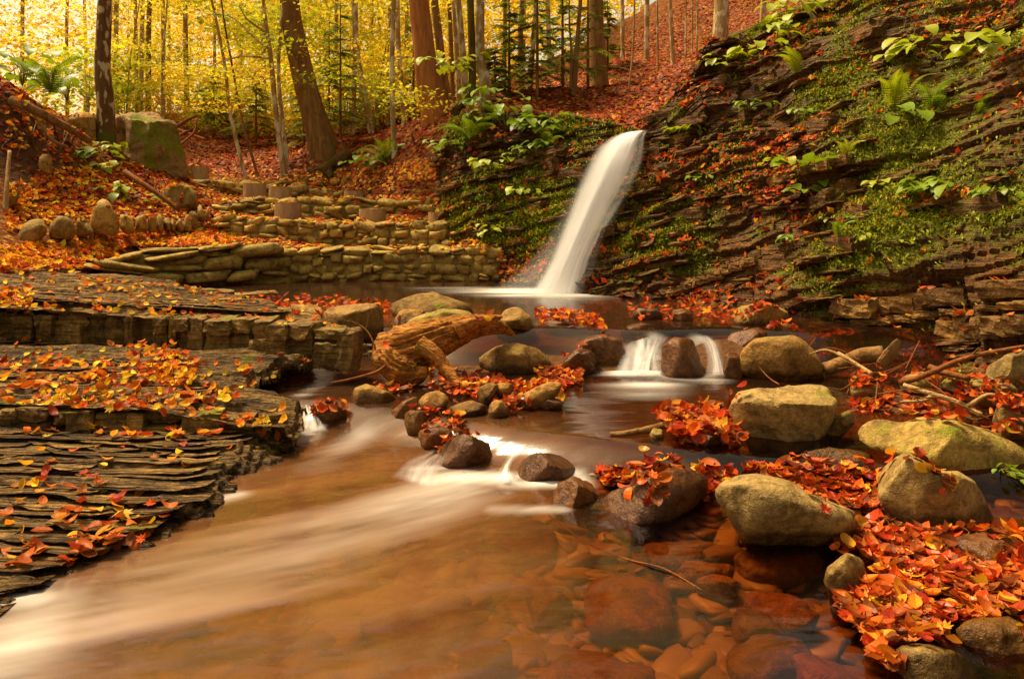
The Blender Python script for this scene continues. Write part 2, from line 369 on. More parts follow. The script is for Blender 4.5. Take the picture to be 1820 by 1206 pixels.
def stump_top_mat():
    k = NT('stump_top'); p = k.n('ShaderNodeTexCoord').outputs['Object']
    w = k.n('ShaderNodeTexWave'); w.wave_type = 'RINGS'; w.rings_direction = 'Z'; w.inputs['Scale'].default_value = 14.0; w.inputs['Distortion'].default_value = 2.0; k.l(p, w.inputs['Vector'])
    k.bsdf(k.mix(w.outputs['Fac'], (0.40, 0.22, 0.08), (0.55, 0.34, 0.13)), 0.8); return k.m
M['stump_top'] = stump_top_mat()
def plain(name, c1, c2, scale=20.0, rough=0.7, trans=0.0):
    k = NT(name); col = k.mix(k.noise(k.pos(), scale, 3), c1, c2); b = k.bsdf(col, rough)
    if trans:
        tr = k.n('ShaderNodeBsdfTranslucent'); k.l(col, tr.inputs[0]); mx = k.n('ShaderNodeMixShader'); mx.inputs[0].default_value = trans
        k.l(b.outputs[0], mx.inputs[1]); k.l(tr.outputs[0], mx.inputs[2]); k.l(mx.outputs[0], k.out.inputs[0])
    return k.m
M['green'] = plain('green_leaf', (0.13, 0.21, 0.006), (0.28, 0.38, 0.010), 30.0, 0.45, 0.4)
M['lime'] = plain('lime_leaf', (0.28, 0.36, 0.008), (0.48, 0.48, 0.012), 30.0, 0.45, 0.4)
M['needle'] = plain('fir_needle', (0.08, 0.11, 0.012), (0.22, 0.24, 0.02), 9.0, 0.6, 0.4)
M['stem'] = plain('green_stem', (0.14, 0.10, 0.02), (0.22, 0.16, 0.03))
M['root'] = plain('root', (0.10, 0.04, 0.018), (0.20, 0.09, 0.04))

def water_mat(name, body, clear, gloss_rough):
    """Stream water: fresnel sheen over a tinted clear body; aerated (white) and silt-laden water follow the flow attributes."""
    k = NT(name)
    p = k.pos()
    tr = k.n('ShaderNodeBsdfTransparent'); tr.inputs[0].default_value = (*clear, 1)
    silt = k.n('ShaderNodeBsdfDiffuse'); silt.inputs[0].default_value = (*body, 1)
    foam = k.n('ShaderNodeBsdfDiffuse'); foam.inputs[0].default_value = (0.90, 0.86, 0.78, 1)
    ft = k.n('ShaderNodeBsdfTranslucent'); ft.inputs[0].default_value = (0.9, 0.86, 0.78, 1)
    fm = k.n('ShaderNodeMixShader'); fm.inputs[0].default_value = 0.3; k.l(foam.outputs[0], fm.inputs[1]); k.l(ft.outputs[0], fm.inputs[2])
    m1 = k.n('ShaderNodeMixShader'); k.l(k.attr('silt').outputs['Fac'], m1.inputs[0]); k.l(tr.outputs[0], m1.inputs[1]); k.l(silt.outputs[0], m1.inputs[2])
    m2 = k.n('ShaderNodeMixShader'); k.l(k.attr('foam').outputs['Fac'], m2.inputs[0]); k.l(m1.outputs[0], m2.inputs[1]); k.l(fm.outputs[0], m2.inputs[2])
    gl = k.n('ShaderNodeBsdfGlossy'); gl.inputs['Roughness'].default_value = gloss_rough; gl.inputs[0].default_value = (1, 1, 1, 1)
    hb = k.bump(k.noise(k.mapping(p, (2.0, 5.0, 1)), 1.0, 3), 0.25, 0.02); k.l(hb, gl.inputs['Normal'])
    fr = k.n('ShaderNodeFresnel'); fr.inputs[0].default_value = 1.33
    m3 = k.n('ShaderNodeMixShader'); k.l(k.math('MULTIPLY', fr.outputs[0], k.math('SUBTRACT', 1.0, k.attr('foam').outputs['Fac'])), m3.inputs[0]); k.l(m2.outputs[0], m3.inputs[1]); k.l(gl.outputs[0], m3.inputs[2])
    k.l(m3.outputs[0], k.out.inputs[0]); return k.m
M['water'] = water_mat('stream_water', (0.185, 0.078, 0.027), (0.63, 0.37, 0.145), 0.11)
def fall_mat():
    k = NT('falling_water')
    d = k.n('ShaderNodeBsdfDiffuse'); d.inputs[0].default_value = (0.93, 0.93, 0.93, 1)
    t = k.n('ShaderNodeBsdfTranslucent'); t.inputs[0].default_value = (0.93, 0.93, 0.93, 1)
    m = k.n('ShaderNodeMixShader'); m.inputs[0].default_value = 0.4; k.l(d.outputs[0], m.inputs[1]); k.l(t.outputs[0], m.inputs[2])
    tr = k.n('ShaderNodeBsdfTransparent'); m2 = k.n('ShaderNodeMixShader'); k.l(k.attr('foam').outputs['Fac'], m2.inputs[0])
    k.l(tr.outputs[0], m2.inputs[1]); k.l(m.outputs[0], m2.inputs[2]); k.l(m2.outputs[0], k.out.inputs[0]); return k.m
M['fall'] = fall_mat()

# ------------------------------------------------------------------ the lie of the land
FOOT_R = [A(*q) for q in [(1022, 516, 9.15), (1130, 527, 8.75), (1250, 545, 8.1), (1420, 578, 7.1), (1500, 615, 6.5), (1640, 660, 5.85), (1830, 700, 5.2), (2060, 780, 4.4)]]
TOP_R = [A(*q) for q in [(1142, 236, 9.85), (1200, 178, 10.1), (1275, 112, 10.4), (1370, 68, 10.4), (1480, 15, 10.2), (1650, -70, 9.5), (1900, -170, 8.6), (2160, -280, 7.4)]]
FOOT_M = [A(*q) for q in [(802, 400, 12.2), (828, 440, 11.3), (870, 470, 10.7), (905, 497, 10.4), (965, 503, 10.0), (1060, 515, 9.6)]]
TOP_M = [A(*q) for q in [(792, 285, 13.0), (800, 228, 12.1), (860, 205, 11.6), (960, 212, 11.3), (1060, 228, 10.9), (1140, 240, 10.4)]]
ctl = []
def C(*pts): ctl.extend([np.asarray(p, float) for p in pts])
C(*[(x, y, -0.16) for x in (-1.0, 0.0, 1.0, 1.7) for y in (1.2, 2.2, 3.0)], (-2.2, 1.2, -0.05), (0.3, 3.6, -0.1), (-0.7, 3.8, -0.1), (-0.8, 4.5, -0.1))
C((0.2, 4.5, 0.0), (1.0, 4.4, 0.02), (1.4, 5.3, 0.0), (0.4, 5.4, 0.03), (-0.6, 5.3, 0.03), (-1.0, 5.6, 0.03), (1.0, 3.9, 0.0))
C((-0.6, 6.6, 0.26), (0.3, 6.6, 0.26), (1.2, 6.5, 0.22), (2.0, 6.4, 0.25), (2.4, 5.7, -0.05), (2.0, 5.4, -0.02))
C((-2.2, 9.2, 0.0), (-1.5, 9.2, 0.0), (-2.7, 8.7, 0.05), (-2.6, 9.9, 0.0), (-1.6, 10.1, 0.0), (-3.3, 9.5, 0.05), (-0.4, 10.0, 0.0), (-2.9, 9.3, 0.0))
C((-2.0, 8.2, 0.10), (-0.5, 8.5, 0.12), (1.0, 8.0, 0.15), (-3.0, 9.4, 0.15), (-1.0, 9.8, 0.12), (0.4, 9.3, 0.1))
C((2.6, 5.0, 0.14), (3.4, 4.6, 0.2), (2.2, 4.4, 0.05), (3.1, 3.6, 0.08), (2.2, 3.3, -0.06), (1.9, 2.6, -0.05), (2.7, 2.6, 0.0), (2.6, 1.5, 0.0), (4.2, 3.0, 0.4))
C((-1.9, 3.6, -0.08), (-2.6, 3.2, -0.05), (-2.4, 4.2, 0.0), (-1.5, 4.4, -0.12), (-3, 4.7, 0.12), (-1.9, 5.2, 0.08), (-3.2, 5.7, 0.2), (-1.3, 5.7, 0.05), (-1.4, 4.9, 0.0))
C((-3.6, 6.2, 0.44), (-2.2, 6.1, 0.36), (-3.8, 7.0, 0.52), (-1.7, 6.8, 0.2), (-2.4, 7.5, 0.22), (-3.7, 8.7, 0.32), (-4.4, 8.6, 0.5))
C(A(100, 480, 8.7), A(250, 447, 10.0), A(100, 440, 9.3), A(20, 433, 8.8), A(180, 425, 9.8))
C(A(360, 400, 11.2), A(250, 410, 10.4), A(170, 414, 9.9), A(60, 428, 9.2))
C(A(10, 330, 10.0), A(10, 160, 10.8), A(100, 300, 10.8), A(100, 208, 12.0), A(200, 268, 12.3), A(200, 340, 11.2), A(300, 345, 11.8), A(300, 312, 13.0), A(360, 372, 12.0), A(150, 370, 10.4), A(270, 380, 11.0))
C((-9, 10, 3.2), (-9, 6, 2.2), (-6, 6.2, 1.1), (-6, 4, 0.6), (-6, 2, 0.4), (-4, 3, 0.1), (-7, -2, 0.6), (5, -2, 0.5), (0, -2, -0.2))
def low(p, d): p = np.array(p); p[2] -= d; return p
C(low(A(700, 442, 10.8), 0.14), low(A(500, 435, 10.7), 0.14), low(A(650, 395, 11.8), 0.14), low(A(480, 392, 11.7), 0.14), low(A(600, 352, 12.8), 0.12), low(A(480, 350, 12.8), 0.12), low(A(550, 322, 13.7), 0.06), A(370, 322, 13.7))
C(A(430, 298, 14.6), A(570, 255, 14.2), A(330, 252, 17), A(450, 238, 18), A(690, 282, 13.2), A(640, 258, 15), A(740, 235, 13.2), A(770, 196, 13.4), A(830, 205, 12.3), A(900, 178, 13), A(1000, 160, 13), A(1090, 195, 12.0), A(1150, 218, 10.6))
C(A(830, 212, 12.5), A(865, 202, 12.2), A(905, 202, 12.0), A(955, 205, 12.0), A(1005, 200, 12.0), A(1055, 207, 11.6), A(830, 192, 13.3), A(960, 188, 12.6), A(1280, 116, 12.6), A(1010, 172, 13), A(1150, 205, 11.3), A(870, 192, 13))
C(A(1065, 165, 15), A(1150, 106, 17.5), A(1280, 112, 15.5), A(1195, 112, 18), A(1355, 27, 19), A(1480, 8, 15), A(1105, 98, 20), A(1250, -40, 25), A(1180, 160, 12.5), A(1250, 100, 13))
C(A(200, 210, 22), A(330, 200, 24), A(50, 192, 16), A(600, 205, 24), A(700, 192, 22), A(850, 165, 20), A(950, 135, 23), (-12, 20, 3.5), (-20, 32, 3.5), (0, 38, 6), (-20, 70, 5), (0, 75, 9), (22, 60, 24), (14, 30, 14.5), (30, 30, 24), (10, 16, 9.0), (14, 12, 10), (20, 8, 11), (-40, 40, 5), (40, 75, 38), (-45, 75, 6))
for q, t in zip(FOOT_R, TOP_R):
    q = np.array(q); t = np.array(t); o = np.array([-0.30, -0.25, 0]); C(np.array([*(q + o)[:2], min(q[2], 0.3) - 0.38])); C(low(q * 0.55 + t * 0.45, 0.9)); C(low(t + np.array([0.35, 0.3, 0]), 0.12))
for q, t in zip(FOOT_M[1:], TOP_M[1:]):
    C(low(q + (t - q) * 0.5 + np.array([0.1, 0.35, 0]), 0.5)); C(low(t + np.array([0, 0.3, 0]), 0.05))
ctl = np.array(ctl)
def tps_fit(P, z, lam=0.02):
    n = len(P); d = np.linalg.norm(P[:, None] - P[None], axis=2); K = np.where(d > 0, d * d * np.log(d + 1e-12), 0) + lam * np.eye(n)
    Q = np.column_stack([np.ones(n), P]); Lm = np.zeros((n + 3, n + 3)); Lm[:n, :n] = K; Lm[:n, n:] = Q; Lm[n:, :n] = Q.T
    return np.linalg.solve(Lm, np.concatenate([z, np.zeros(3)]))
TW = tps_fit(ctl[:, :2], ctl[:, 2])
def ground_z(X, Y, noise=True):
    X = np.asarray(X, float); Y = np.asarray(Y, float); sh = X.shape; q = np.column_stack([X.ravel(), Y.ravel()]); z = np.zeros(len(q))
    for s in range(0, len(q), 20000):
        qq = q[s:s + 20000]; d2 = ((qq[:, None] - ctl[None, :, :2]) ** 2).sum(2)
        K = np.where(d2 > 1e-12, 0.5 * d2 * np.log(d2 + 1e-12), 0)
        z[s:s + 20000] = K @ TW[:len(ctl)] + TW[len(ctl)] + qq @ TW[len(ctl) + 1:]
    if noise:
        amp = np.clip((q[:, 1] - 6) / 10, 0.12, 1.0)
        p3 = np.column_stack([q, np.zeros(len(q))]); z = z + amp * (0.14 * fbm(p3 * 0.9, 3, 4) + 0.035 * fbm(p3 * 5, 9, 3))
    return z.reshape(sh)
def spaced(lims):
    out = []
    for (a, b, st) in lims: out.append(np.arange(a, b, st))
    return np.concatenate(out + [[lims[-1][1]]])
gx = spaced([(-70, -16, 3.0), (-16, -6.5, 0.4), (-6.5, 6.5, 0.06), (6.5, 16, 0.4), (16, 70, 3.0)])
gy = spaced([(-4, 1.2, 0.4), (1.2, 16, 0.06), (16, 28, 0.2), (28, 90, 2.0)])
GX, GY = np.meshgrid(gx, gy); GZ = ground_z(GX, GY)
bare = np.zeros_like(GX)
uu, vv = project(np.stack([GX, np.maximum(GY, 0.5), GZ], -1))
bare = np.maximum(bare, 0.9 * ((GY < 8.2) & (GX > -1.7)))                                    # stream bed
bare = np.maximum(bare, 1.0 * sstep(2.5, 0, np.abs(GX + 6.3)) * sstep(1.2, 0, np.abs(GY - 10.6)))  # eroded bank
me = mesh_np('forest_floor', np.stack([GX, GY, GZ], -1).reshape(-1, 3), grid_faces(len(gx), len(gy)), M['ground'], True, {'bare': bare})
GROUND = link('forest_floor', me, kind='structure', label='leaf strewn forest floor, bank and stream bed')

# ------------------------------------------------------------------ layered rock faces
def rough_block(seed, n=5, jag=0.10):
    """A unit stone block with worn edges: 12 x n x n quads."""
    V, F = [], []
    for ax in range(3):
        for sg in (-1, 1):
            t = np.linspace(-1, 1, n); a, b = np.meshgrid(t, t); P = np.zeros((n * n, 3))
            P[:, ax] = sg; P[:, (ax + 1) % 3] = a.ravel(); P[:, (ax + 2) % 3] = b.ravel()
            f = grid_faces(n, n); f = f if sg > 0 else f[:, ::-1]
            F.append(f + sum(len(v) for v in V)); V.append(P)
    V = np.vstack(V); F = np.vstack(F)
    key = np.round(V * 1000).astype(int); _, idx, inv = np.unique(key, axis=0, return_index=True, return_inverse=True)
    V = V[idx]; F = inv.ravel()[F]
    L = np.linalg.norm(V, axis=1)[:, None]
    V = V * (1 - 0.05 * sstep(1.2, 1.73, L))
    V = V + jag * np.stack([fbm(V * 1.5 + seed * 7.7, seed + k, 3) for k in range(3)], -1)
    return V, F
BLOCKS = {}
def block_mesh(mat, i, prefix):
    key = (mat, i)
    if key not in BLOCKS:
        V, F = rough_block(i + 3, 6, 0.24); BLOCKS[key] = mesh_np(prefix, V, F, M[mat], False)
    return BLOCKS[key]

def cliff(name, label, foot, top, nu, nv, seed, dip, amp, bulge, slabs, overhang=0.0, profile=None):
    foot = resample(foot, nu); top = resample(top, nu)
    t = np.linspace(-0.06, 1.04, nv)[:, None, None]
    P = foot[None] * (1 - t) + top[None] * t
    du = np.gradient(P, axis=1); dv = np.gradient(P, axis=0); N = np.cross(du, dv); N /= np.linalg.norm(N, axis=2)[..., None]
    if N[..., 1].mean() > 0: N = -N
    s = np.concatenate([[0], np.cumsum(np.linalg.norm(np.diff(foot, axis=0), axis=1))])[None, :] * np.ones((nv, 1))
    tt = t[..., 0] * np.ones((1, nu))
    L = P[..., 2] - math.tan(dip) * s + 0.10 * fbm(P * 0.8, seed, 3) + 0.02 * fbm(P * 4, seed + 5, 2)
    base = bulge * np.sin(np.pi * np.clip(tt, 0, 1)) + amp * 1.7 * fbm(P * 0.75, seed + 11, 3)
    def strat(th, blk, sd):
        k = L / th + 0.35 * vnoise(P * 0.9 + 5, sd); i = np.floor(k).astype(np.int64)
        j = np.floor(s / blk / (0.5 + 1.1 * _hash(i, i * 0 + 3, i * 0, sd + 7)) + _hash(i, i * 0, i * 0 + 5, sd) * 7 + 0.8 * vnoise(P * 2.7, sd + 2) + 0.25 * vnoise(P * 9, sd + 4)).astype(np.int64)
        return _hash(i, j, i * 0, sd + 1) * 0.55 + _hash(i, i * 0, i * 0 + 2, sd + 3) * 0.45, k - i
    a1, f1 = strat(0.31, 1.1, seed + 20); a2, f2 = strat(0.075, 0.42, seed + 30); a3, f3 = strat(0.030, 0.16, seed + 40)
    thin = 0.45 + 0.9 * sstep(-0.3, 0.4, fbm(P * 0.9, seed + 77, 2))
    d = base + amp * (1.05 * a1 + (0.55 * a2 + 0.22 * a3) * thin) - amp * 0.22 * (f2 < 0.12) + 0.010 * fbm(P * 14, seed + 50, 2)
    if overhang: d = d - overhang * sstep(0.16, 0.04, tt) * sstep(0.45, 0.75, np.linspace(0, 1, nu))[None]
    if profile is not None: d = d + profile(s / s.max(), tt)
    Q = P + N * d[..., None]
    du = np.gradient(Q, axis=1); dv = np.gradient(Q, axis=0); N2 = np.cross(du, dv); N2 /= np.linalg.norm(N2, axis=2)[..., None] + 1e-9
    N2 *= np.sign((N2 * N).sum(2))[..., None]
    moss = 0.56 + 0.85 * fbm(P * 1.15 + 3, seed + 60, 4) + 0.42 * (N2[..., 2] - 0.55) + 0.25 * np.exp(-((tt - 0.40) / 0.22) ** 2) - 0.35 * sstep(0.14, 0.02, tt)
    V = Q.reshape(-1, 3); me = mesh_np(name, V, grid_faces(nu, nv), M['cliff'], False, {'moss': moss})
    root = link(name, me, kind='structure', label=label)
    # single blocks and slabs standing proud along the bedding
    e1 = np.gradient(foot, axis=0); e1[:, 2] = 0; e1 /= np.linalg.norm(e1, axis=1)[:, None]
    for q in range(slabs):
        i = int(rng.integers(3, nu - 3)); j = int(rng.integers(int(nv * 0.08), int(nv * 0.95)))
        p = Q[j, i]; ex = e1[i] * math.cos(dip) + np.array([0, 0, math.sin(dip)])
        nn = N[j, i]; ez = np.array([0, 0, 1.0]) - ex * ex[2]; ez /= np.linalg.norm(ez); ey = np.cross(ez, ex)
        w, h, dd = R(0.06, 0.26), R(0.010, 0.030), R(0.06, 0.15)
        if rng.random() < 0.12: w, h = R(0.12, 0.3), R(0.05, 0.09)
        m = Matrix(((ex[0], ey[0], ez[0]), (ex[1], ey[1], ez[1]), (ex[2], ey[2], ez[2]))) @ Matrix.Rotation(R(-0.25, 0.25), 3, 'Z') @ Matrix.Rotation(R(-0.08, 0.08), 3, 'Y')
        c = p - nn * dd * 0.45
        o = link('rock_slab', block_mesh('cliff_slab', int(rng.integers(0, 10)), 'rock_slab'), root)
        o.matrix_world = Matrix.Translation(Vector(c)) @ m.to_4x4() @ Matrix.Diagonal((w, dd, h, 1))
    return root, Q, N2, moss, tt
CLIFF_R = cliff('rock_cliff', 'layered mossy cliff of thin tilted rock beds beside the waterfall', FOOT_R, TOP_R, 400, 330, 5, math.radians(13), 0.20, 0.10, 300, overhang=0.30)
CLIFF_M = cliff('rock_face', 'dark mossy rock face between the stone terraces and the waterfall', FOOT_M, TOP_M, 230, 200, 55, math.radians(10), 0.13, 0.12, 70,
                profile=lambda s, t: 0.25 * np.sin(np.pi * np.clip(s, 0, 1)) * sstep(1.0, 0.5, t) * 0.6 - 0.10 * t)

# thicker pale beds broken into blocks along the cliff foot
def bed_course(p0, p1, hpx, wmin, wmax):
    bpy.context.view_layer.update(); dg = bpy.context.evaluated_depsgraph_get(); t = 0.0
    root = CLIFF_R[0]
    while t < 1:
        u = p0[0] + (p1[0] - p0[0]) * t; v = p0[1] + (p1[1] - p0[1]) * t; d = A(u, v, 1.0) - np.array([0, 0, ZC]); d /= np.linalg.norm(d)
        hit, loc, nr, _, _, _ = SC.ray_cast(dg, Vector((0, 0, ZC)), Vector(d)); Y = loc[1] if hit else 7.0
        w = R(wmin, wmax); h = hpx / FPX * Y * R(0.8, 1.1); e = A(p1[0], p1[1], Y) - A(p0[0], p0[1], Y); tilt = math.atan2(e[2], e[0])
        if rng.random() < 0.85:
            o = link('rock_block', block_mesh('bed_block', int(rng.integers(0, 10)), 'rock_block'), root); c = np.array(loc if hit else A(u, v, Y)) + np.array([0.03, 0.05 + R(-0.03, 0.04), 0])
            o.matrix_world = Matrix.Translation(Vector(c)) @ Matrix.Rotation(-0.85 + R(-0.12, 0.12), 4, 'Z') @ Matrix.Rotation(-tilt * 0.75, 4, 'Y') @ Matrix.Diagonal((w * 0.55, 0.13, h * 0.52, 1))
        t += w * 0.62 / (abs(p1[0] - p0[0]) / FPX * Y)
bed_course((1195, 520), (1345, 462), 17, 0.10, 0.22); bed_course((1500, 552), (1860, 505), 30, 0.12, 0.34); bed_course((1455, 612), (1860, 572), 34, 0.10, 0.30); bed_course((1480, 580), (1850, 540), 12, 0.10, 0.3); bed_course((1385, 320), (1500, 285), 18, 0.1, 0.24); bed_course((1340, 155), (1400, 132), 20, 0.12, 0.25)

# ------------------------------------------------------------------ slate ledges on the near bank
LEDGE = link('slate_ledge', None, kind='structure', label='thin bedded slate ledges stepping down to the stream, strewn with leaves')
def plate(x0, x1, yf, zf, thick, depth, tilt, seed, slope=0.0, jag=0.03):
    n = max(6, int((x1 - x0) / 0.03)); xs = np.linspace(x0, x1, n); c = (x0 + x1) / 2; sp = np.column_stack([xs * 9, np.full(n, seed * 3.1), np.zeros(n)])
    j = jag * fbm(sp, seed, 4, 0.65); taper = np.minimum(np.minimum(xs - x0, x1 - xs) / 0.10, 1.0); y = yf + j + 0.06 * (1 - taper)
    zt = zf + slope * (xs - c) + 0.006 * fbm(sp * 0.7, seed + 3, 3); j2 = 0.010 * fbm(sp * 2.3, seed + 8, 3)
    rows = [np.column_stack([xs, y + 0.035 + j2, zt - thick]), np.column_stack([xs, y + 0.004 + j2, zt - thick * 0.55]), np.column_stack([xs, y, zt - thick * 0.12]), np.column_stack([xs, y + 0.008, zt]),
            np.column_stack([xs, y + depth * 0.5, zt - tilt * depth * 0.5 + 0.004 * vnoise(sp * 1.7, seed + 9)]), np.column_stack([xs, y + depth, zt - tilt * depth])]
    V = np.vstack(rows); ctr = V.mean(0); return V - ctr, grid_faces(n, len(rows)), ctr
PLATES = []
def lerp_at(tab, y): return float(np.interp(y, [q[0] for q in tab], [q[1] for q in tab]))
edgeA = [(2.4, -1.75), (2.8, -1.72), (2.95, -1.62), (3.15, -1.45), (3.4, -1.38), (3.9, -1.5), (4.3, -1.4), (4.7, -1.3)]
edgeB = [(4.2, -1.22), (4.7, -1.32), (4.9, -1.72), (5.2, -1.65), (5.5, -1.42), (5.8, -1.1), (6.1, -1.0)]
edgeC = [(5.4, -1.08), (5.7, -1.2), (6.07, -1.5), (6.84, -2.1), (7.8, -2.85), (8.4, -3.3), (9.0, -3.8), (9.5, -4.2)]
def field(y0, y1, z0, z1, edge, xl, dy, slope, curve=0.0, wmin=0.15, wmax=0.95):
    y = y0; k = 0
    while y < y1:
        xr = lerp_at(edge, y) + R(-0.05, 0.05); x = xr
        zz = z0 + (z1 - z0) * (y - y0) / (y1 - y0)
        while x > xl:
            w = R(wmin, wmax); th = R(0.004, 0.012); yy = y + R(-0.5, 0.5) * dy
            V, F, c = plate(x - w, x + 0.04, yy, zz + R(-0.004, 0.007) + slope * (x - w / 2 - xr), th, R(0.08, 0.20), R(0.06, 0.16), int(rng.integers(1, 9999)), slope + R(-0.01, 0.01), R(0.015, 0.05))
            PLATES.append((w / yy, V, F, c))
            x -= w * R(0.8, 1.0); k += 1
        y += dy * R(0.75, 1.25)
def shelf(x0, y0, y1, z0, z1, edge, slope, dx, dy, seed, drop, lev=0.009, dip=0.0, back=0.0):
    """Bedrock shelf: long thin beds worn back one behind the other, stepping into the water along its edge."""
    xs = np.arange(x0, max(q[1] for q in edge) + 0.25, dx); ys = np.arange(y0, y1, dy); X, Y = np.meshgrid(xs, ys); P = np.stack([X, Y, X * 0], -1)
    def stairs(f): k = np.floor(f); r = f - k; return k + sstep(0.72, 1.0, r)
    warp = 0.10 * fbm(P * np.array([1.2, 1.2, 1]), seed + 2, 3)
    m1 = fbm(P * np.array([0.9, 7.5, 1]) + warp[..., None], seed, 4, 0.6); m2 = fbm(P * np.array([2.2, 26.0, 1]), seed + 7, 3, 0.6); m3 = fbm(P * np.array([7, 55, 1]), seed + 9, 2)
    e = np.interp(Y, [q[0] for q in edge], [q[1] for q in edge]) + 0.10 * fbm(P * np.array([3, 5, 1]), seed + 12, 4, 0.6)
    out = np.maximum(0, X - e); Z = z0 + (z1 - z0) * (Y - y0) / (y1 - y0) + slope * (X - e.mean()) + lev * stairs(m1 * 9) + lev * 0.55 * stairs(m2 * 5) + lev * 0.25 * m3
    Z = Z - drop * stairs(out / 0.05 + 0.25 * m1)* (out > 0)
    Z = Z - dip * sstep(-2.1, -1.2, X) * sstep(y0 + 0.9, y0, Y)
    Z = Z - back * sstep(5.8, 6.9, Y) * sstep(-3.9, -2.3, X)
    keep_f = grid_faces(len(xs), len(ys)); okv = (out < (0.22 if drop < 0.04 else 0.10)).ravel(); keep_f = keep_f[okv[keep_f].all(1)]
    link('rock_shelf', mesh_np('rock_shelf', np.stack([X, Y, Z], -1).reshape(-1, 3), keep_f, M['slate'], False), LEDGE)
shelf(-3.4, 2.2, 4.42, -0.02, 0.115, edgeA, -0.035, 0.011, 0.0075, 401, 0.028)
shelf(-4.4, 4.28, 5.95, 0.245, 0.33, edgeB, -0.02, 0.013, 0.008, 431, 0.05, dip=0.09)
shelf(-5.4, 5.66, 7.4, 0.535, 0.60, edgeC, -0.055, 0.018, 0.010, 461, 0.05, 0.010, back=0.15)
shelf(-6.2, 7.3, 9.2, 0.43, 0.42, edgeC, -0.055, 0.03, 0.016, 491, 0.05, 0.012)
field(2.5, 4.30, 0.014, 0.125, edgeA, -3.4, 0.085, -0.035, wmin=0.12, wmax=0.7)
field(4.45, 5.7, 0.256, 0.335, [(a, b - 0.45) for a, b in edgeB], -4.4, 0.08, -0.02, wmin=0.12, wmax=0.7)
field(5.80, 6.25, 0.548, 0.562, [(a, b - 0.4) for a, b in edgeC], -5.4, 0.12, -0.055, wmin=0.2, wmax=1.0)
PLATES.sort(key=lambda q: -q[0])
for _, V, F, c in PLATES[:300]: link('rock_layer', mesh_np('rock_layer', V, F, M['slate'], False), LEDGE, c)
if len(PLATES) > 300: V, F = join([(V + c, F) for _, V, F, c in PLATES[300:]]); link('rock_flakes', mesh_np('rock_flakes', V, F, M['slate'], False), LEDGE, kind='stuff')
def riser(path, zb, zt, seed, wmin, wmax, rows=1, mat='slate_block'):
    path = np.array(path, float); seg = np.linalg.norm(np.diff(path[:, :2], axis=0), axis=1); cum = np.concatenate([[0], np.cumsum(seg)]); s = 0.0
    while s < cum[-1] - 0.03:
        w = R(wmin, wmax); sm = s + w / 2
        x = np.interp(sm, cum, path[:, 0]); y = np.interp(sm, cum, path[:, 1]); b = np.interp(sm, cum, zb); tp = np.interp(sm, cum, zt)
        i = min(len(seg) - 1, int(np.searchsorted(cum, sm) - 1)); ang = math.atan2(path[i + 1, 1] - path[i, 1], path[i + 1, 0] - path[i, 0])
        hs = np.sort(np.concatenate([[0, 1], rng.uniform(0.25, 0.75, rows - 1)])) if rng.random() < 0.6 else np.array([0, 1.0])
        for a, c in zip(hs[:-1], hs[1:]):
            za = b + (tp - b) * a; zc2 = b + (tp - b) * c
            o = link('rock_block', block_mesh(mat, int(rng.integers(0, 10)), 'rock_block'), LEDGE, (x, y + 0.09 + R(-0.05, 0.06), (za + zc2) / 2 + R(-0.012, 0.012)), (R(-0.06, 0.06), R(-0.05, 0.05), ang + R(-0.16, 0.16)), (w * 0.5, 0.12, (zc2 - za) * R(0.48, 0.56)))
        s += w * 0.98
riser([(-3.4, 4.30), (-2.4, 4.30), (-1.75, 4.34), (-1.26, 4.46)], [0.10, 0.10, 0.06, -0.02], [0.255, 0.25, 0.22, 0.165], 1, 0.04, 0.22, 2)
riser([(-4.5, 5.80), (-3.4, 5.72), (-2.6, 5.70), (-1.9, 5.58), (-1.4, 5.50), (-1.12, 5.50)], [0.30, 0.30, 0.29, 0.28, 0.24, 0.2], [0.56, 0.555, 0.545, 0.53, 0.50, 0.45], 2, 0.05, 0.22, 2)
riser([(-5.2, 7.35), (-4.2, 7.25), (-3.3, 7.3), (-2.6, 7.5)], [0.60, 0.58, 0.42, 0.32], [0.76, 0.72, 0.54, 0.42], 3, 0.10, 0.28, 1)
riser([(-3.9, 7.75), (-3.3, 7.9), (-2.9, 8.2), (-2.6, 8.4)], [0.42, 0.38, 0.33, 0.28], [0.56, 0.50, 0.43, 0.39], 4, 0.12, 0.3, 1)

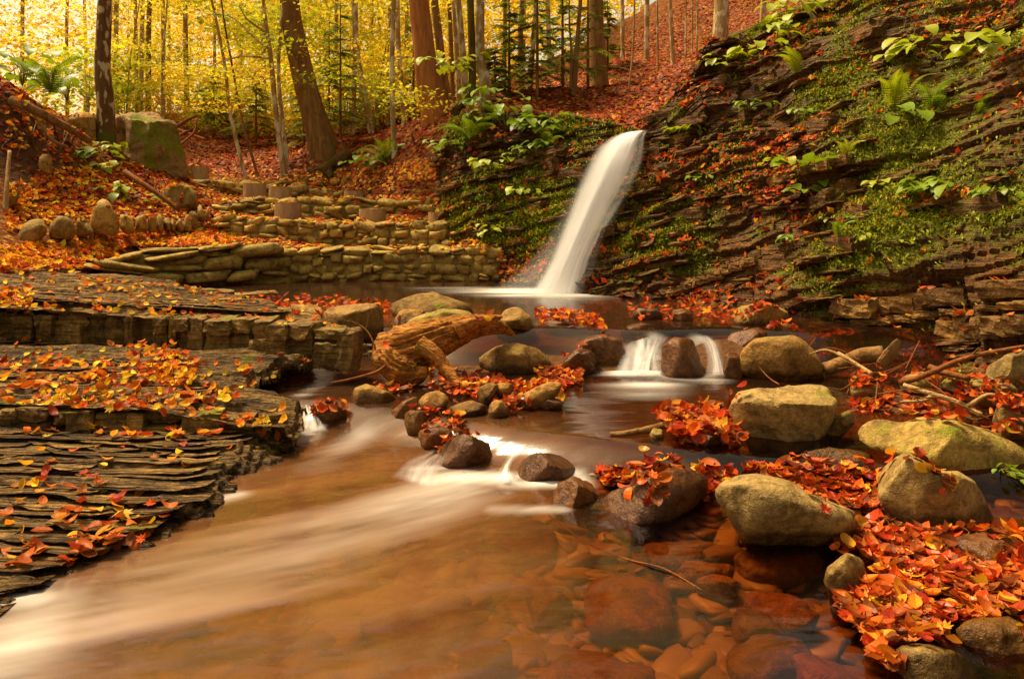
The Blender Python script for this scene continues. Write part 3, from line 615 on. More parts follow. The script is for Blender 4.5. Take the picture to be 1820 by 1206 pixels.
# ------------------------------------------------------------------ dry stone walls and their terraces
def stone_variant(seed, sub=3, box=0.45):
    V, F = ico(sub); V = np.sign(V) * np.abs(V) ** box; V = V / np.abs(V).max(0)
    r = np.random.default_rng(seed)
    for _ in range(9):
        n = r.normal(size=3); n /= np.linalg.norm(n); d = V @ n; lim = r.uniform(0.68, 0.93) * d.max(); V = V - np.maximum(d - lim, 0)[:, None] * n * 0.95
    V = V * (1 + 0.20 * fbm(V * 1.5 + seed * 3.3, seed, 4, 0.6)[:, None])
    return V, F
WSTONE = [mesh_np('stone', *stone_variant(100 + i), M['wall_stone'], True) for i in range(14)]
def wall(label, path, heights, wr, courses, jit=0.02, depth=0.16, backing=True):
    path = np.array(path, float); c0 = path.mean(0); root = thing('stone_wall', label, 'stone wall', c0)
    seg = np.linalg.norm(np.diff(path, axis=0), axis=1); cum = np.concatenate([[0], np.cumsum(seg)])
    def at(s): return np.array([np.interp(s, cum, path[:, k]) for k in range(3)]), np.interp(s, cum, np.interp(np.linspace(0, 1, len(path)), np.linspace(0, 1, len(heights)), heights))
    zc_ = np.cumsum(np.concatenate([[0], rng.uniform(0.8, 1.25, courses)])); zc_ /= zc_[-1]
    for c in range(courses):
        s = R(-0.1, 0.0)
        while s < cum[-1]:
            w = R(*wr) * (1.15 if c == courses - 1 else 1.0); p, h = at(np.clip(s + w / 2, 0, cum[-1])); q, _ = at(np.clip(s + w / 2 + 0.02, 0, cum[-1])); q0, _ = at(np.clip(s + w / 2 - 0.02, 0, cum[-1]))
            ang = math.atan2(q[1] - q0[1], q[0] - q0[0]); ang = ang if abs(ang) < math.pi / 2 else ang + math.pi
            hh = (zc_[c + 1] - zc_[c]) * h
            split = 2 if (rng.random() < 0.22 and hh > 0.09) else 1
            for k in range(split):
                hz = hh / split
                o = link('stone', WSTONE[int(rng.integers(0, 14))], root, p - c0 + np.array([R(-0.01, 0.01), R(-jit, jit) + 0.06 * (c / courses), zc_[c] * h + hz * (k + 0.5)]), (R(-0.2, 0.2), R(-0.22, 0.22), ang + R(-0.25, 0.25)), (w * R(0.48, 0.56), depth * R(0.75, 1.2), hz * R(0.50, 0.68)))
            s += w * R(0.94, 1.02)
    if backing:
        n = 40; rows = []
        for s in np.linspace(0, cum[-1], n):
            p, h = at(s); rows.append([p - c0 + np.array([0, -depth * 0.62, -0.05]), p - c0 + np.array([0, -depth * 0.62 + 0.05, h * 0.88]), p - c0 + np.array([0, 0.3, h * 0.9])])
        V = np.array(rows).transpose(1, 0, 2).reshape(-1, 3); link('backing', mesh_np('backing', V, grid_faces(n, 3), M['soil'], True), root)
    return root
W1 = [A(895, 497, 10.30), A(700, 498, 10.4), A(490, 498, 10.2)]
W1b = [A(500, 500, 10.2), A(430, 500, 10.1), A(330, 502, 9.65), A(250, 497, 9.3), A(195, 480, 9.1)]
W2 = [A(840, 441, 11.15), A(620, 440, 11.3), A(400, 428, 11.2)]
W3 = [A(822, 393, 12.15), A(600, 390, 12.25), A(425, 388, 12.2), A(385, 378, 12.1)]
W4 = [A(650, 362, 13.0), A(500, 350, 13.1), A(345, 337, 13.2)]
W5 = [A(782, 356, 12.9), A(710, 356, 12.9)]
wall('lowest stone terrace wall rising straight out of the pool', W1, [0.42, 0.44, 0.40], (0.11, 0.30), 4)
wall('rough heap-like wall of big mossy stones at the pool corner', W1b, [0.42, 0.48, 0.44, 0.32, 0.14], (0.32, 0.66), 3, 0.10, 0.26)
wall('second terrace wall from the pool, small flat stones', W2, [0.36, 0.36, 0.34], (0.11, 0.30), 3)
wall('third terrace wall, behind the row of lower stumps', W3, [0.30, 0.33, 0.30, 0.1], (0.14, 0.36), 3)
wall('topmost low terrace wall below the forest edge', W4, [0.16, 0.22, 0.16], (0.18, 0.42), 2)
wall('short stack-like stone wall under the mossy mound beside the rock face', W5, [0.34, 0.34], (0.18, 0.34), 5)
def terrace(front, hf, back, name='terrace_ground'):
    n = 60; f = resample(front, n); f[:, 2] += np.interp(np.linspace(0, 1, n), np.linspace(0, 1, len(hf)), hf) - 0.02; f[:, 1] += 0.08; b = resample(back, n); b[:, 1] += 0.15; b[:, 2] += 0.02
    t = np.linspace(0, 1, 16)[:, None, None]; V = (f[None] * (1 - t) + b[None] * t); V[..., 2] += 0.03 * fbm(V * 3, 77, 3); V = V.reshape(-1, 3)
    link(name, mesh_np(name, V, grid_faces(n, 16), M['ground'], True, {'bare': np.zeros(len(V))}), kind='structure', label='leaf covered terrace between two stone walls')
terrace([W1[0] + np.array([0.3, 0, 0])] + W1[1:] + W1b[1:4], [0.42, 0.44, 0.42, 0.42, 0.46, 0.40, 0.30], [W2[0] + np.array([0.5, 0, 0]), W2[1], W2[2], A(360, 412, 11.3), A(300, 415, 10.9), A(220, 425, 10.3)])
terrace([W2[0] + np.array([0.3, 0, 0])] + W2[1:], [0.36, 0.36, 0.34], [W3[0] + np.array([0.3, 0, 0]), W3[1], W3[3] + np.array([-0.5, 0, 0])])
terrace([W3[0] + np.array([0.1, 0, 0]), W3[1], W3[2], W3[3]], [0.30, 0.33, 0.30, 0.15], [A(800, 350, 13.0), W4[0], W4[1], A(345, 340, 13.2)])
terrace([A(700, 348, 13.0), W4[0], W4[1], W4[2]], [0.05, 0.16, 0.22, 0.16], [A(700, 300, 14.4), A(560, 305, 14.5), A(450, 308, 14.6), A(330, 318, 14.4)])

# ------------------------------------------------------------------ boulders
def boulder_mesh(outline, Y, depth, seed, mat, facets=5, sub=4, noise=0.10, box=0.8, flat=0.25, embed=1.7):
    """A closed stone whose front profile follows `outline` (photo pixels at distance Y), with its own depth, facets and relief."""
    ol = np.array(outline, float); uc, vc = (ol[:, 0].min() + ol[:, 0].max()) / 2, (ol[:, 1].min() + ol[:, 1].max()) / 2
    ray = A(uc, vc, 1.0) - np.array([0, 0, ZC]); ray /= ray[1]; ctr = A(uc, vc, Y)
    a = (ol[:, 0] - uc) / FPX * Y; b = -(ol[:, 1] - vc) / FPX * Y
    th = np.linspace(-np.pi, np.pi, 181)                                     # outline radius by angle
    rad = np.zeros(181)
    for i, t in enumerate(th):
        d = np.array([math.cos(t), math.sin(t)]); best = 0
        for k in range(len(a)):
            p = np.array([a[k], b[k]]); q = np.array([a[(k + 1) % len(a)], b[(k + 1) % len(a)]]); e = q - p
            den = d[0] * e[1] - d[1] * e[0]
            if abs(den) < 1e-12: continue
            s = (p[0] * e[1] - p[1] * e[0]) / den; w = (p[0] * d[1] - p[1] * d[0]) / den
            if s > 0 and -1e-6 <= w <= 1 + 1e-6: best = max(best, s)
        rad[i] = best
    ker = np.array([1, 2, 3, 2, 1]) / 9.0; rad = np.convolve(np.concatenate([rad[-3:-1], rad, rad[1:3]]), ker, 'valid')
    S, F = ico(sub); rs = np.random.default_rng(seed)
    rho = np.sqrt(S[:, 0] ** 2 + S[:, 2] ** 2); ang = np.arctan2(S[:, 2], S[:, 0]); rr = np.interp(ang, th, rad)
    k = rho ** box
    X = rr * k * np.cos(ang); Z = rr * k * np.sin(ang); Z = np.where(Z < 0, Z * embed, Z); D = np.sign(S[:, 1]) * np.abs(S[:, 1]) ** 0.8 * depth / 2
    # lean along the line of sight only partly, so the stone sits on its bed
    V = np.column_stack([X + ray[0] * D, D, Z + ray[2] * D * 0.9])
    sz = np.abs(V).max(0)
    for q in range(facets + 4):
        n = rs.normal(size=3) * np.array([0.8, 0.8, 0.9]); n /= np.linalg.norm(n); n[1] = -abs(n[1]) if q % 2 else n[1]
        d = (V / sz) @ n; lim = rs.uniform(0.66, 0.92) * d.max(); V = V - np.maximum(d - lim, 0)[:, None] * n * sz * 0.9
    if flat:
        lim = V[:, 2].max() * (1 - flat * 0.5); V[:, 2] -= np.maximum(V[:, 2] - lim, 0) * 0.35
    s0 = sz.mean(); q = V / s0
    nr = S / np.linalg.norm(S, axis=1)[:, None]
    V = V + nr * (noise * s0 * fbm(q * 1.4 + seed * 1.7, seed, 3) + noise * 0.5 * s0 * fbm(q * 4.5 + seed, seed + 4, 4, 0.6) - noise * 0.5 * s0 * np.maximum(0, 0.12 - np.abs(vnoise(q * 1.6 + seed, seed + 9))) * 3)[:, None]
    return mesh_np('boulder', V, F, M[mat], True), ctr
def box_outline(u0, v0, u1, v1, seed, sq=2.6):
    r = np.random.default_rng(seed); n = 14; out = []
    for i in range(n):
        t = 2 * math.pi * i / n; c, s = math.cos(t), math.sin(t)
        k = (abs(c) ** sq + abs(s) ** sq) ** (-1 / sq) * r.uniform(0.9, 1.04)
        out.append(((u0 + u1) / 2 + (u1 - u0) / 2 * k * c, (v0 + v1) / 2 + (v1 - v0) / 2 * k * s))
    return out
_seed = [40]
def boulder(label, outline, Y, depth, mat='boulder', name='boulder', cat='boulder', group=None, **kw):
    _seed[0] += 1
    if len(outline) == 4 and not hasattr(outline[0], '__len__'): outline = box_outline(*outline, _seed[0])
    me, c = boulder_mesh(outline, Y, depth, _seed[0], mat, **kw)
    return thing(name, label, cat, c, group, me)
G1 = 'boulders damming the upper pool'; G2 = 'boulders along the gravel bank'; G3 = 'cobbles below the driftwood'; G4 = 'stones lying under the clear water'
boulder('brown flat-faced boulder at the end of the slate step', [(578, 548), (600, 541), (672, 540), (690, 556), (690, 592), (668, 606), (620, 600), (580, 574)], 6.4, 0.45, 'boulder_high', group=G1, facets=7)
boulder('long low tan boulder topping the dam beside the pool', [(690, 541), (730, 524), (778, 519), (812, 532), (852, 547), (800, 556), (730, 560), (700, 556)], 7.2, 0.5, 'boulder_high', group=G1)
boulder('flat greenish boulder just behind the driftwood', [(705, 583), (740, 562), (790, 549), (830, 552), (848, 568), (820, 592), (740, 600), (710, 595)], 6.7, 0.4, 'boulder_moss', group=G1)
boulder('small dim boulder wedged behind the driftwood root end', (690, 548, 762, 592), 6.95, 0.4, 'boulder_high', group=G1)
boulder('upright rounded grey boulder with a yellow lichen dusting', [(880, 580), (897, 551), (922, 544), (942, 560), (953, 592), (944, 616), (905, 612), (885, 600)], 6.55, 0.4, 'boulder_high', group=G1, noise=0.07)
boulder('dark wet boulder half buried in leaves behind the dam', [(950, 592), (968, 572), (1010, 567), (1040, 585), (1042, 608), (990, 614), (955, 608)], 6.75, 0.45, 'boulder_wet', group=G1)
boulder('broad smooth brown boulder in front of the upright grey one', [(848, 638), (880, 617), (915, 608), (955, 618), (988, 648), (985, 660), (920, 664), (860, 660)], 5.95, 0.40, 'boulder_mid', group=G1, noise=0.07)
boulder('dark glossy rounded boulder beside the small cascade', [(1020, 620), (1040, 600), (1075, 593), (1102, 604), (1113, 630), (1100, 648), (1040, 645)], 6.1, 0.4, 'boulder_wet', group=G1)
boulder('low glossy brown boulder with a cracked top near the cascade foot', [(1000, 640), (1025, 620), (1050, 622), (1070, 650), (1055, 664), (1010, 662)], 5.9, 0.3, 'boulder_wet', group=G1)
boulder('dark domed boulder splitting the small cascade', [(1172, 655), (1176, 615), (1200, 598), (1232, 602), (1250, 635), (1254, 672), (1210, 678), (1175, 672)], 5.80, 0.34, 'boulder_wet', group=G1, noise=0.08)
boulder('large smooth brown boulder right of the cascade', [(1308, 660), (1316, 620), (1340, 602), (1408, 591), (1432, 606), (1466, 650), (1460, 680), (1380, 684), (1315, 680)], 5.75, 0.5, 'boulder_mid', group=G1, noise=0.07)
boulder('small wet stone with a leaf on it beside the cascade', [(1278, 662), (1284, 632), (1302, 622), (1318, 632), (1322, 668), (1295, 674)], 5.7, 0.2, 'boulder_wet', group=G1)
boulder('flat wet brown boulder behind the big smooth one', [(1284, 610), (1300, 592), (1345, 582), (1370, 592), (1365, 614), (1320, 622)], 6.35, 0.4, 'boulder_wet', group=G1)
boulder('small mossy boulder against the cliff foot', (1362, 574, 1422, 604), 6.5, 0.3, 'boulder_moss', group=G1)
boulder('flat ring-topped boulder with leaves caught in its hollow', [(1302, 560), (1315, 544), (1350, 538), (1392, 542), (1403, 560), (1395, 576), (1340, 580), (1308, 574)], 6.75, 0.45, 'boulder_high', group=G1, noise=0.07)
boulder('flat wet stone awash at the lip of the cascade', (1100, 575, 1170, 600), 6.55, 0.4, 'boulder_wet', group=G1)
boulder('wet dark stone under a leaf heap at the pool outlet', (1122, 545, 1178, 570), 7.0, 0.25, 'boulder_wet', group=G1)
boulder('second wet dark stone under a leaf heap, nearer the cliff', (1188, 548, 1232, 572), 6.9, 0.25, 'boulder_wet', group=G1)
boulder('flat pale stone at the pool edge on the slate', (420, 530, 492, 560), 7.4, 0.4, 'boulder_high', group=G1)
boulder('low tan stone beside the slate step under leaves', (478, 545, 530, 572), 6.9, 0.3, 'boulder_high', group=G1)
boulder('dark green flat stone at the slate edge', (505, 540, 575, 568), 7.0, 0.35, 'boulder_high', group=G1)
boulder('big flat-topped boulder in midstream with two fallen leaves on it', [(1290, 726), (1306, 694), (1345, 684), (1400, 680), (1466, 684), (1490, 712), (1484, 738), (1456, 772), (1400, 796), (1345, 792), (1326, 766), (1312, 748)], 4.30, 0.55, 'boulder', group=G2, facets=6, flat=0.5, sub=5)
boulder('grey cracked slab leaning against the flat-topped boulder', [(1452, 770), (1470, 752), (1512, 726), (1530, 733), (1526, 748), (1490, 772), (1465, 780)], 4.35, 0.25, 'slate_block', group=G2, facets=9)
boulder('long humped mossy boulder reaching the edge of the frame', [(1514, 764), (1522, 746), (1560, 741), (1600, 752), (1642, 741), (1700, 744), (1765, 766), (1840, 800), (1845, 885), (1795, 880), (1720, 846), (1640, 822), (1560, 800), (1520, 785)], 3.95, 0.5, 'boulder_moss', group=G2, sub=5, noise=0.08)
boulder('pale saddle-shaped boulder holding leaves in its dip', [(1546, 840), (1568, 811), (1605, 802), (1636, 812), (1660, 836), (1702, 836), (1745, 860), (1780, 900), (1790, 945), (1740, 950), (1660, 925), (1598, 912), (1566, 885)], 3.45, 0.45, 'boulder', group=G2, sub=5, noise=0.06)
boulder('pale lemon-shaped boulder ringed by clear water', [(1270, 872), (1285, 853), (1345, 841), (1395, 852), (1465, 886), (1530, 914), (1542, 934), (1520, 955), (1440, 972), (1370, 966), (1320, 938), (1288, 905)], 3.30, 0.45, 'boulder', group=G2, sub=5, noise=0.08, facets=4)
boulder('small pointed grey stone beside the big leaf drift', [(1460, 1048), (1474, 1008), (1505, 980), (1528, 990), (1548, 1025), (1558, 1066), (1535, 1082), (1480, 1080)], 2.85, 0.22, 'boulder', group=G2, facets=9, noise=0.08)
boulder('pale rounded boulder cut by the bottom of the frame', [(1570, 1172), (1592, 1148), (1650, 1141), (1710, 1158), (1755, 1195), (1770, 1260), (1680, 1290), (1590, 1280), (1566, 1220)], 2.38, 0.35, 'boulder', group=G2, noise=0.07)
boulder('dull brown boulder in the lower right corner', [(1698, 1118), (1730, 1099), (1800, 1095), (1860, 1110), (1870, 1210), (1800, 1215), (1740, 1170), (1712, 1146)], 2.55, 0.35, 'boulder_mid', group=G2)
boulder('dark sharp-edged boulder carrying wet leaves', [(1048, 915), (1072, 876), (1130, 858), (1190, 830), (1250, 832), (1296, 842), (1280, 880), (1205, 905), (1120, 940), (1065, 940)], 3.55, 0.38, 'boulder_wet', group=G2, facets=10, noise=0.06)
boulder('brown angular boulder at the tip of the leaf dam', [(975, 900), (990, 858), (1020, 845), (1060, 850), (1072, 885), (1040, 920), (985, 925)], 3.68, 0.28, 'boulder_wet', group=G2, facets=9)
boulder('round reddish rock with water curling over it', [(908, 842), (922, 816), (955, 803), (1003, 807), (1024, 828), (1020, 866), (935, 872)], 4.0, 0.30, 'boulder_wet', group=G2, noise=0.04)
boulder('glossy dark rock at the lip of the second cascade', [(776, 806), (800, 776), (838, 768), (872, 786), (876, 815), (830, 830), (785, 826)], 4.2, 0.3, 'boulder_wet', group=G2, facets=7)
boulder('round stone with a pale yellow lichen cap', [(618, 715), (632, 688), (658, 680), (690, 694), (708, 712), (700, 730), (650, 738), (622, 730)], 5.05, 0.32, 'boulder_mid', group=G3, noise=0.08)
boulder('oval brown cobble, highest of those below the driftwood', (744, 694, 800, 734), 4.8, 0.2, 'boulder_mid', group=G3, noise=0.07)
boulder('wide flat cobble in the middle of the cobble cluster', [(785, 742), (800, 722), (838, 711), (866, 720), (868, 740), (830, 748)], 4.7, 0.2, 'boulder_mid', group=G3)
boulder('curved pale cobble standing on its edge', [(842, 712), (848, 690), (872, 678), (888, 684), (880, 706), (860, 718)], 4.95, 0.15, 'boulder_mid', group=G3)
boulder('small grey cobble tucked behind the standing pale one', (876, 680, 915, 704), 5.05, 0.15, 'boulder_mid', group=G3)
boulder('knobbly upright cobble at the front of the cluster', (867, 710, 906, 748), 4.65, 0.14, 'boulder_mid', group=G3)
boulder('long grey slab tilted out of the leaves', [(905, 716), (930, 698), (975, 678), (998, 676), (1002, 694), (970, 714), (925, 724)], 4.85, 0.18, 'boulder_mid', group=G3, facets=8)
boulder('dark flat flake under the tilted grey slab', (955, 706, 1002, 724), 4.8, 0.15, 'boulder_wet', group=G3)
boulder('angular dark wedge at the left of the cobble cluster', [(682, 742), (715, 712), (740, 703), (748, 716), (726, 738), (700, 750)], 4.75, 0.15, 'boulder_wet', group=G3, facets=9)
boulder('brown blocky cobble in front of the dark wedge', (714, 728, 766, 772), 4.6, 0.18, 'boulder_mid', group=G3, facets=8)
boulder('smooth reddish oval cobble, nearest the camera in its cluster', (737, 755, 806, 792), 4.45, 0.2, 'boulder_wet', group=G3, noise=0.08)
boulder('leaf-capped stone parting the flow at the slate edge', (555, 718, 618, 754), 4.9, 0.22, 'boulder_wet', group=G3)
boulder('pale boulder against the undercut cliff at the edge of the frame', [(1744, 676), (1756, 648), (1790, 628), (1840, 618), (1850, 690), (1790, 694)], 5.1, 0.4, 'boulder', group=G2)
boulder('rounded olive stone below the undercut', (1672, 668, 1724, 696), 5.2, 0.25, 'boulder_moss', group=G2)
boulder('low yellowish stone beside the pale edge boulder', (1722, 668, 1780, 692), 5.05, 0.25, 'boulder_moss', group=G2)
boulder('flat grey stone among leaves at the right bank', (1748, 680, 1812, 704), 4.9, 0.25, 'boulder', group=G2)
boulder('olive stone under the thick branch', (1600, 662, 1664, 694), 5.3, 0.3, 'boulder_moss', group=G2)
boulder('tan stone half hidden by the twig tangle', (1512, 678, 1568, 708), 5.0, 0.25, 'boulder', group=G2)
boulder('brown stone behind the long humped boulder', (1730, 698, 1788, 722), 4.65, 0.25, 'boulder_mid', group=G2)
boulder('blocky pale stone above the long humped boulder', [(1766, 746), (1772, 722), (1800, 712), (1850, 714), (1850, 760), (1790, 764)], 4.4, 0.3, 'boulder', group=G2, facets=8)
boulder('small rounded stone at the end of the long humped boulder', (1772, 756, 1830, 786), 4.25, 0.2, 'boulder_mid', group=G2)
boulder('flat stone peeping out between the twigs and the humped boulder', (1684, 736, 1730, 756), 4.55, 0.2, 'boulder', group=G2)
boulder('brown flat stone in the shallow water above the leaf drift', (1420, 796, 1555, 834), 3.95, 0.3, 'boulder_mid', group=G2)
boulder('dark smooth stone awash under the saddle-shaped boulder', (1640, 950, 1840, 1020), 3.1, 0.35, 'boulder_wet', group=G2)
boulder('small wet stone under the midstream leaf pile', (1236, 768, 1284, 796), 4.15, 0.2, 'boulder_wet', group=G2)
boulder('little round yellow-green mossy stone at the tip of the leaf pile', (1152, 760, 1182, 784), 4.25, 0.12, 'boulder_moss', group=G2)
V, F = rough_block(91, 26, 0.26); V = V + 0.10 * np.stack([fbm(V * 3, 5 + q, 3) for q in range(3)], -1); V = V * np.array([0.40, 0.42, 0.50]); V[:, 2] -= 0.26 * V[:, 0]; V[:, 0] -= 0.16 * V[:, 2]; V[:, 1] *= 1 - 0.25 * V[:, 2]
thing('boulder', 'big mossy square-cut boulder beside the mottled tree', 'boulder', A(258, 262, 13.1), None, mesh_np('boulder', V, F, M['block_boulder'], True, {'moss': 0.12 + 0.36 * (V[:, 0] > 0.30) + 0.4 * (V[:, 2] > 0.42) + 0.75 * fbm(V * np.array([6, 6, 2.5]), 3, 4)}), (0.05, 0.0, math.radians(-38)))
boulder('pale flat rock on top of the bank behind the roots', [(112, 222), (130, 200), (160, 198), (172, 215), (168, 238), (130, 240)], 12.4, 0.8, 'edge_stone')
boulder('moss-covered hump of rock at the bank foot', [(282, 350), (300, 330), (325, 322), (350, 345), (355, 362), (300, 366)], 11.7, 0.6, 'boulder_moss', noise=0.1)
boulder('weathered stone stuck in the eroded bank', (68, 272, 94, 305), 10.6, 0.3, 'edge_stone')
boulder('leaning slab at the far left of the bank', [(8, 360), (14, 330), (28, 322), (36, 340), (28, 362), (15, 372)], 9.7, 0.3, 'edge_stone')
# standing stones that edge the bank
ES = 'standing stones edging the bank'
for lab, q, Y in [('wide low stone at the near end of the standing row', [(20, 436), (40, 398), (76, 378), (84, 392), (83, 422), (60, 434)], 9.2), ('squat round-topped standing stone, second in the row', [(86, 420), (88, 392), (104, 382), (126, 384), (135, 402), (134, 420)], 9.4),
                  ('small leaning standing stone just before the tall one', [(134, 418), (136, 388), (148, 384), (162, 400), (170, 414)], 9.6), ('tallest pointed standing stone of the row', [(158, 412), (159, 372), (168, 352), (180, 347), (196, 362), (212, 388), (215, 412)], 9.75),
                  ('rounded standing stone right behind the tall one', [(212, 410), (213, 380), (222, 376), (236, 390), (241, 409)], 9.95), ('ivy-streaked standing stone in the middle of the row', [(240, 408), (241, 386), (252, 378), (263, 390), (264, 408)], 10.1),
                  ('narrow standing stone with a straight top', [(262, 408), (262, 380), (268, 376), (278, 386), (279, 408)], 10.25), ('thin dark standing stone leaning on its neighbour', [(278, 408), (278, 384), (285, 380), (291, 392), (291, 408)], 10.4),
                  ('small standing stone with a flat face', [(290, 407), (290, 390), (298, 385), (303, 394), (303, 407)], 10.5), ('smallest standing stone of the row', [(302, 406), (303, 390), (308, 388), (312, 398), (312, 406)], 10.6),
                  ('egg-shaped standing stone beside the smallest one', [(310, 407), (311, 390), (320, 386), (328, 398), (327, 407)], 10.7), ('square-shouldered standing stone past the egg-shaped one', [(324, 407), (326, 384), (334, 380), (342, 392), (341, 407)], 10.8),
                  ('tall slim standing stone near the terrace end', [(334, 404), (336, 375), (344, 368), (353, 384), (352, 402)], 11.0), ('pointed standing stone, last but one of the row', [(350, 392), (351, 366), (356, 360), (366, 380), (365, 390)], 11.1),
                  ('thin upright sliver ending the standing row', [(364, 390), (366, 374), (371, 362), (372, 376), (370, 390)], 11.2), ('buried end stone of the row at the picture edge', [(-20, 445), (-10, 424), (10, 420), (22, 422), (22, 436), (10, 442)], 9.0)]:
    q2 = [(u, v + (6 if v > np.mean([p[1] for p in q]) else 0)) for u, v in q]
    boulder(lab, q2, Y, 0.26, 'edge_stone', 'standing_stone', 'stone', ES, sub=3, noise=0.08, facets=3, embed=1.0)
# small stones set upright on the terraces
for lab, q, Y in [('grey angular stone set up on the top terrace', (527, 312, 550, 332), 13.5), ('low rounded stone on the top terrace beside the angular one', (556, 320, 580, 332), 13.5), ('mossy rounded stone on the top terrace', (584, 318, 604, 330), 13.5),
                  ('large dark rounded stone ending the top terrace', (606, 312, 630, 330), 13.4), ('flat yellowish stone on the top terrace by the lone stump', (372, 318, 420, 334), 13.6), ('second flat yellowish stone on the top terrace', (440, 320, 490, 332), 13.6),
                  ('pale upright stone right of the third-terrace stump', (660, 350, 674, 364), 12.95), ('grey upright stone beside the pale one', (646, 348, 662, 364), 13.0), ('dark low stone near the short stack wall', (688, 352, 710, 364), 13.0), ('squarish stone at the foot of the rock face', (894, 450, 925, 470), 10.5)]:
    boulder(lab, q, Y, 0.25, 'wall_stone', 'terrace_stone', 'stone', 'loose stones on the terraces', sub=3, embed=1.2)
# stones on the stream bed
for lab, q, z, mt in [('squared reddish stone under the clear water', [(1044, 1062), (1052, 1016), (1120, 1006), (1180, 1022), (1192, 1060), (1178, 1100), (1060, 1092)], -0.02, 'bed_stone_red'), ('rounded dark stone under water near the pointed grey stone', (1340, 1032, 1436, 1092), -0.05, 'bed_stone_red'),
                      ('long flat stone under water below the lemon-shaped boulder', (1312, 955, 1455, 1002), -0.06, 'bed_stone'), ('small oval stone under water', (1308, 1068, 1382, 1112), -0.05, 'bed_stone'), ('big red flat stone at the bottom edge under water', [(940, 1215), (1000, 1160), (1075, 1130), (1150, 1180), (1170, 1240), (960, 1260)], -0.03, 'bed_stone_red'),
                      ('broad brown slab under water at the bottom', (1300, 1108, 1445, 1185), -0.06, 'bed_stone'), ('brown slab under water beside the leaf drift', (1400, 1145, 1565, 1230), -0.06, 'bed_stone_red'), ('dim stone under the cascade tail', (866, 912, 980, 972), -0.04, 'bed_stone_red'),
                      ('wide dim slab under milky water', (650, 1020, 835, 1112), -0.07, 'bed_stone_red'), ('dark round stone under milky water', (820, 1108, 905, 1170), -0.06, 'bed_stone_red'), ('thin pale slab under water below the sharp-edged boulder', (1150, 945, 1250, 985), -0.08, 'bed_stone'),
                      ('thin brown slab under water beside the squared stone', (1190, 985, 1300, 1010), -0.08, 'bed_stone'), ('oblong stone under water at mid channel', (1240, 1000, 1310, 1030), -0.08, 'bed_stone'), ('tan stone under water left of the squared stone', (935, 1030, 1010, 1070), -0.09, 'bed_stone')]:
    if hasattr(q[0], '__len__'): us, vs = [p[0] for p in q], [p[1] for p in q]
    else: us, vs = [q[0], q[2]], [q[1], q[3]]
    zt = -0.035; uc = (min(us) + max(us)) / 2; y0 = (ZC - zt) * FPX / (max(vs) - HV); y1 = (ZC - zt) * FPX / (min(vs) + 8 - HV); yc = (y0 + y1) / 2; hw = (max(us) - min(us)) / 2 / FPX * yc
    _seed[0] += 1; V, F = stone_variant(_seed[0], 4, 0.6); V = V * np.array([hw, (y1 - y0) / 2, 0.055]) * 1.08; V = V + 0.012 * np.stack([fbm(V * 12 + _seed[0], k, 3) for k in range(3)], -1)
    thing('bed_stone', lab, 'stone', ((uc - CU) / FPX * yc, yc, zt - 0.055), G4, mesh_np('bed_stone', V, F, M[mt], True), (R(-0.08, 0.08), R(-0.08, 0.08), R(-0.3, 0.3)))

# ------------------------------------------------------------------ stumps, driftwood, branches
def stump(label, u0, u1, v0, v1, Y):
    c = A((u0 + u1) / 2, v1 + 3, Y); r = (u1 - u0) / 2 / FPX * Y; v0 -= 4; h = (v1 + 3 - v0) / FPX * Y; sd = int(rng.integers(1, 999))
    root = thing('tree_stump', label, 'stump', c, 'sawn stump seats on the terraces')
    th = np.linspace(0, 2 * np.pi, 28, endpoint=False); zz = np.linspace(-0.08, h, 7)
    rr = r * (1 + 0.06 * vnoise(np.column_stack([np.cos(th) * 2.5, np.sin(th) * 2.5, th * 0]), sd) + 0.02 * np.sin(th * 9))
    V = np.stack([np.stack([rr * np.cos(th) * (1.03 - 0.05 * z / h), rr * np.sin(th) * (1.03 - 0.05 * z / h), np.full(28, z)], -1) for z in zz]).reshape(-1, 3)
    link('bark', mesh_np('bark', V, grid_faces(28, 7, True), M['stump_side'], True), root)
    top = [np.column_stack([rr * k * np.cos(th), rr * k * np.sin(th), np.full(28, h - 0.004 + 0.006 * (1 - k))]) for k in (0.985, 0.5, 0.02)]
    link('cut_face', mesh_np('cut_face', np.vstack(top), grid_faces(28, 3, True), M['stump_top'], True), root)
for a in [('lone stump at the left end of the top terrace', 331, 370, 300, 327, 13.5), ('stump seat on the upper terrace, left of a touching pair', 433, 473, 330, 347, 12.75), ('stump seat on the upper terrace, right of a touching pair', 478, 517, 336, 351, 12.6), ('stump seat on the upper terrace near the mossy mound', 611, 646, 343, 363, 12.6),
          ('pale stump seat on the lower terrace, nearest the steps', 490, 535, 364, 390, 11.85), ('wide stump seat in the middle of the lower terrace', 639, 685, 375, 396, 11.7), ('stump seat on the lower terrace beside the rock face', 761, 802, 381, 398, 11.75)]: stump(*a)

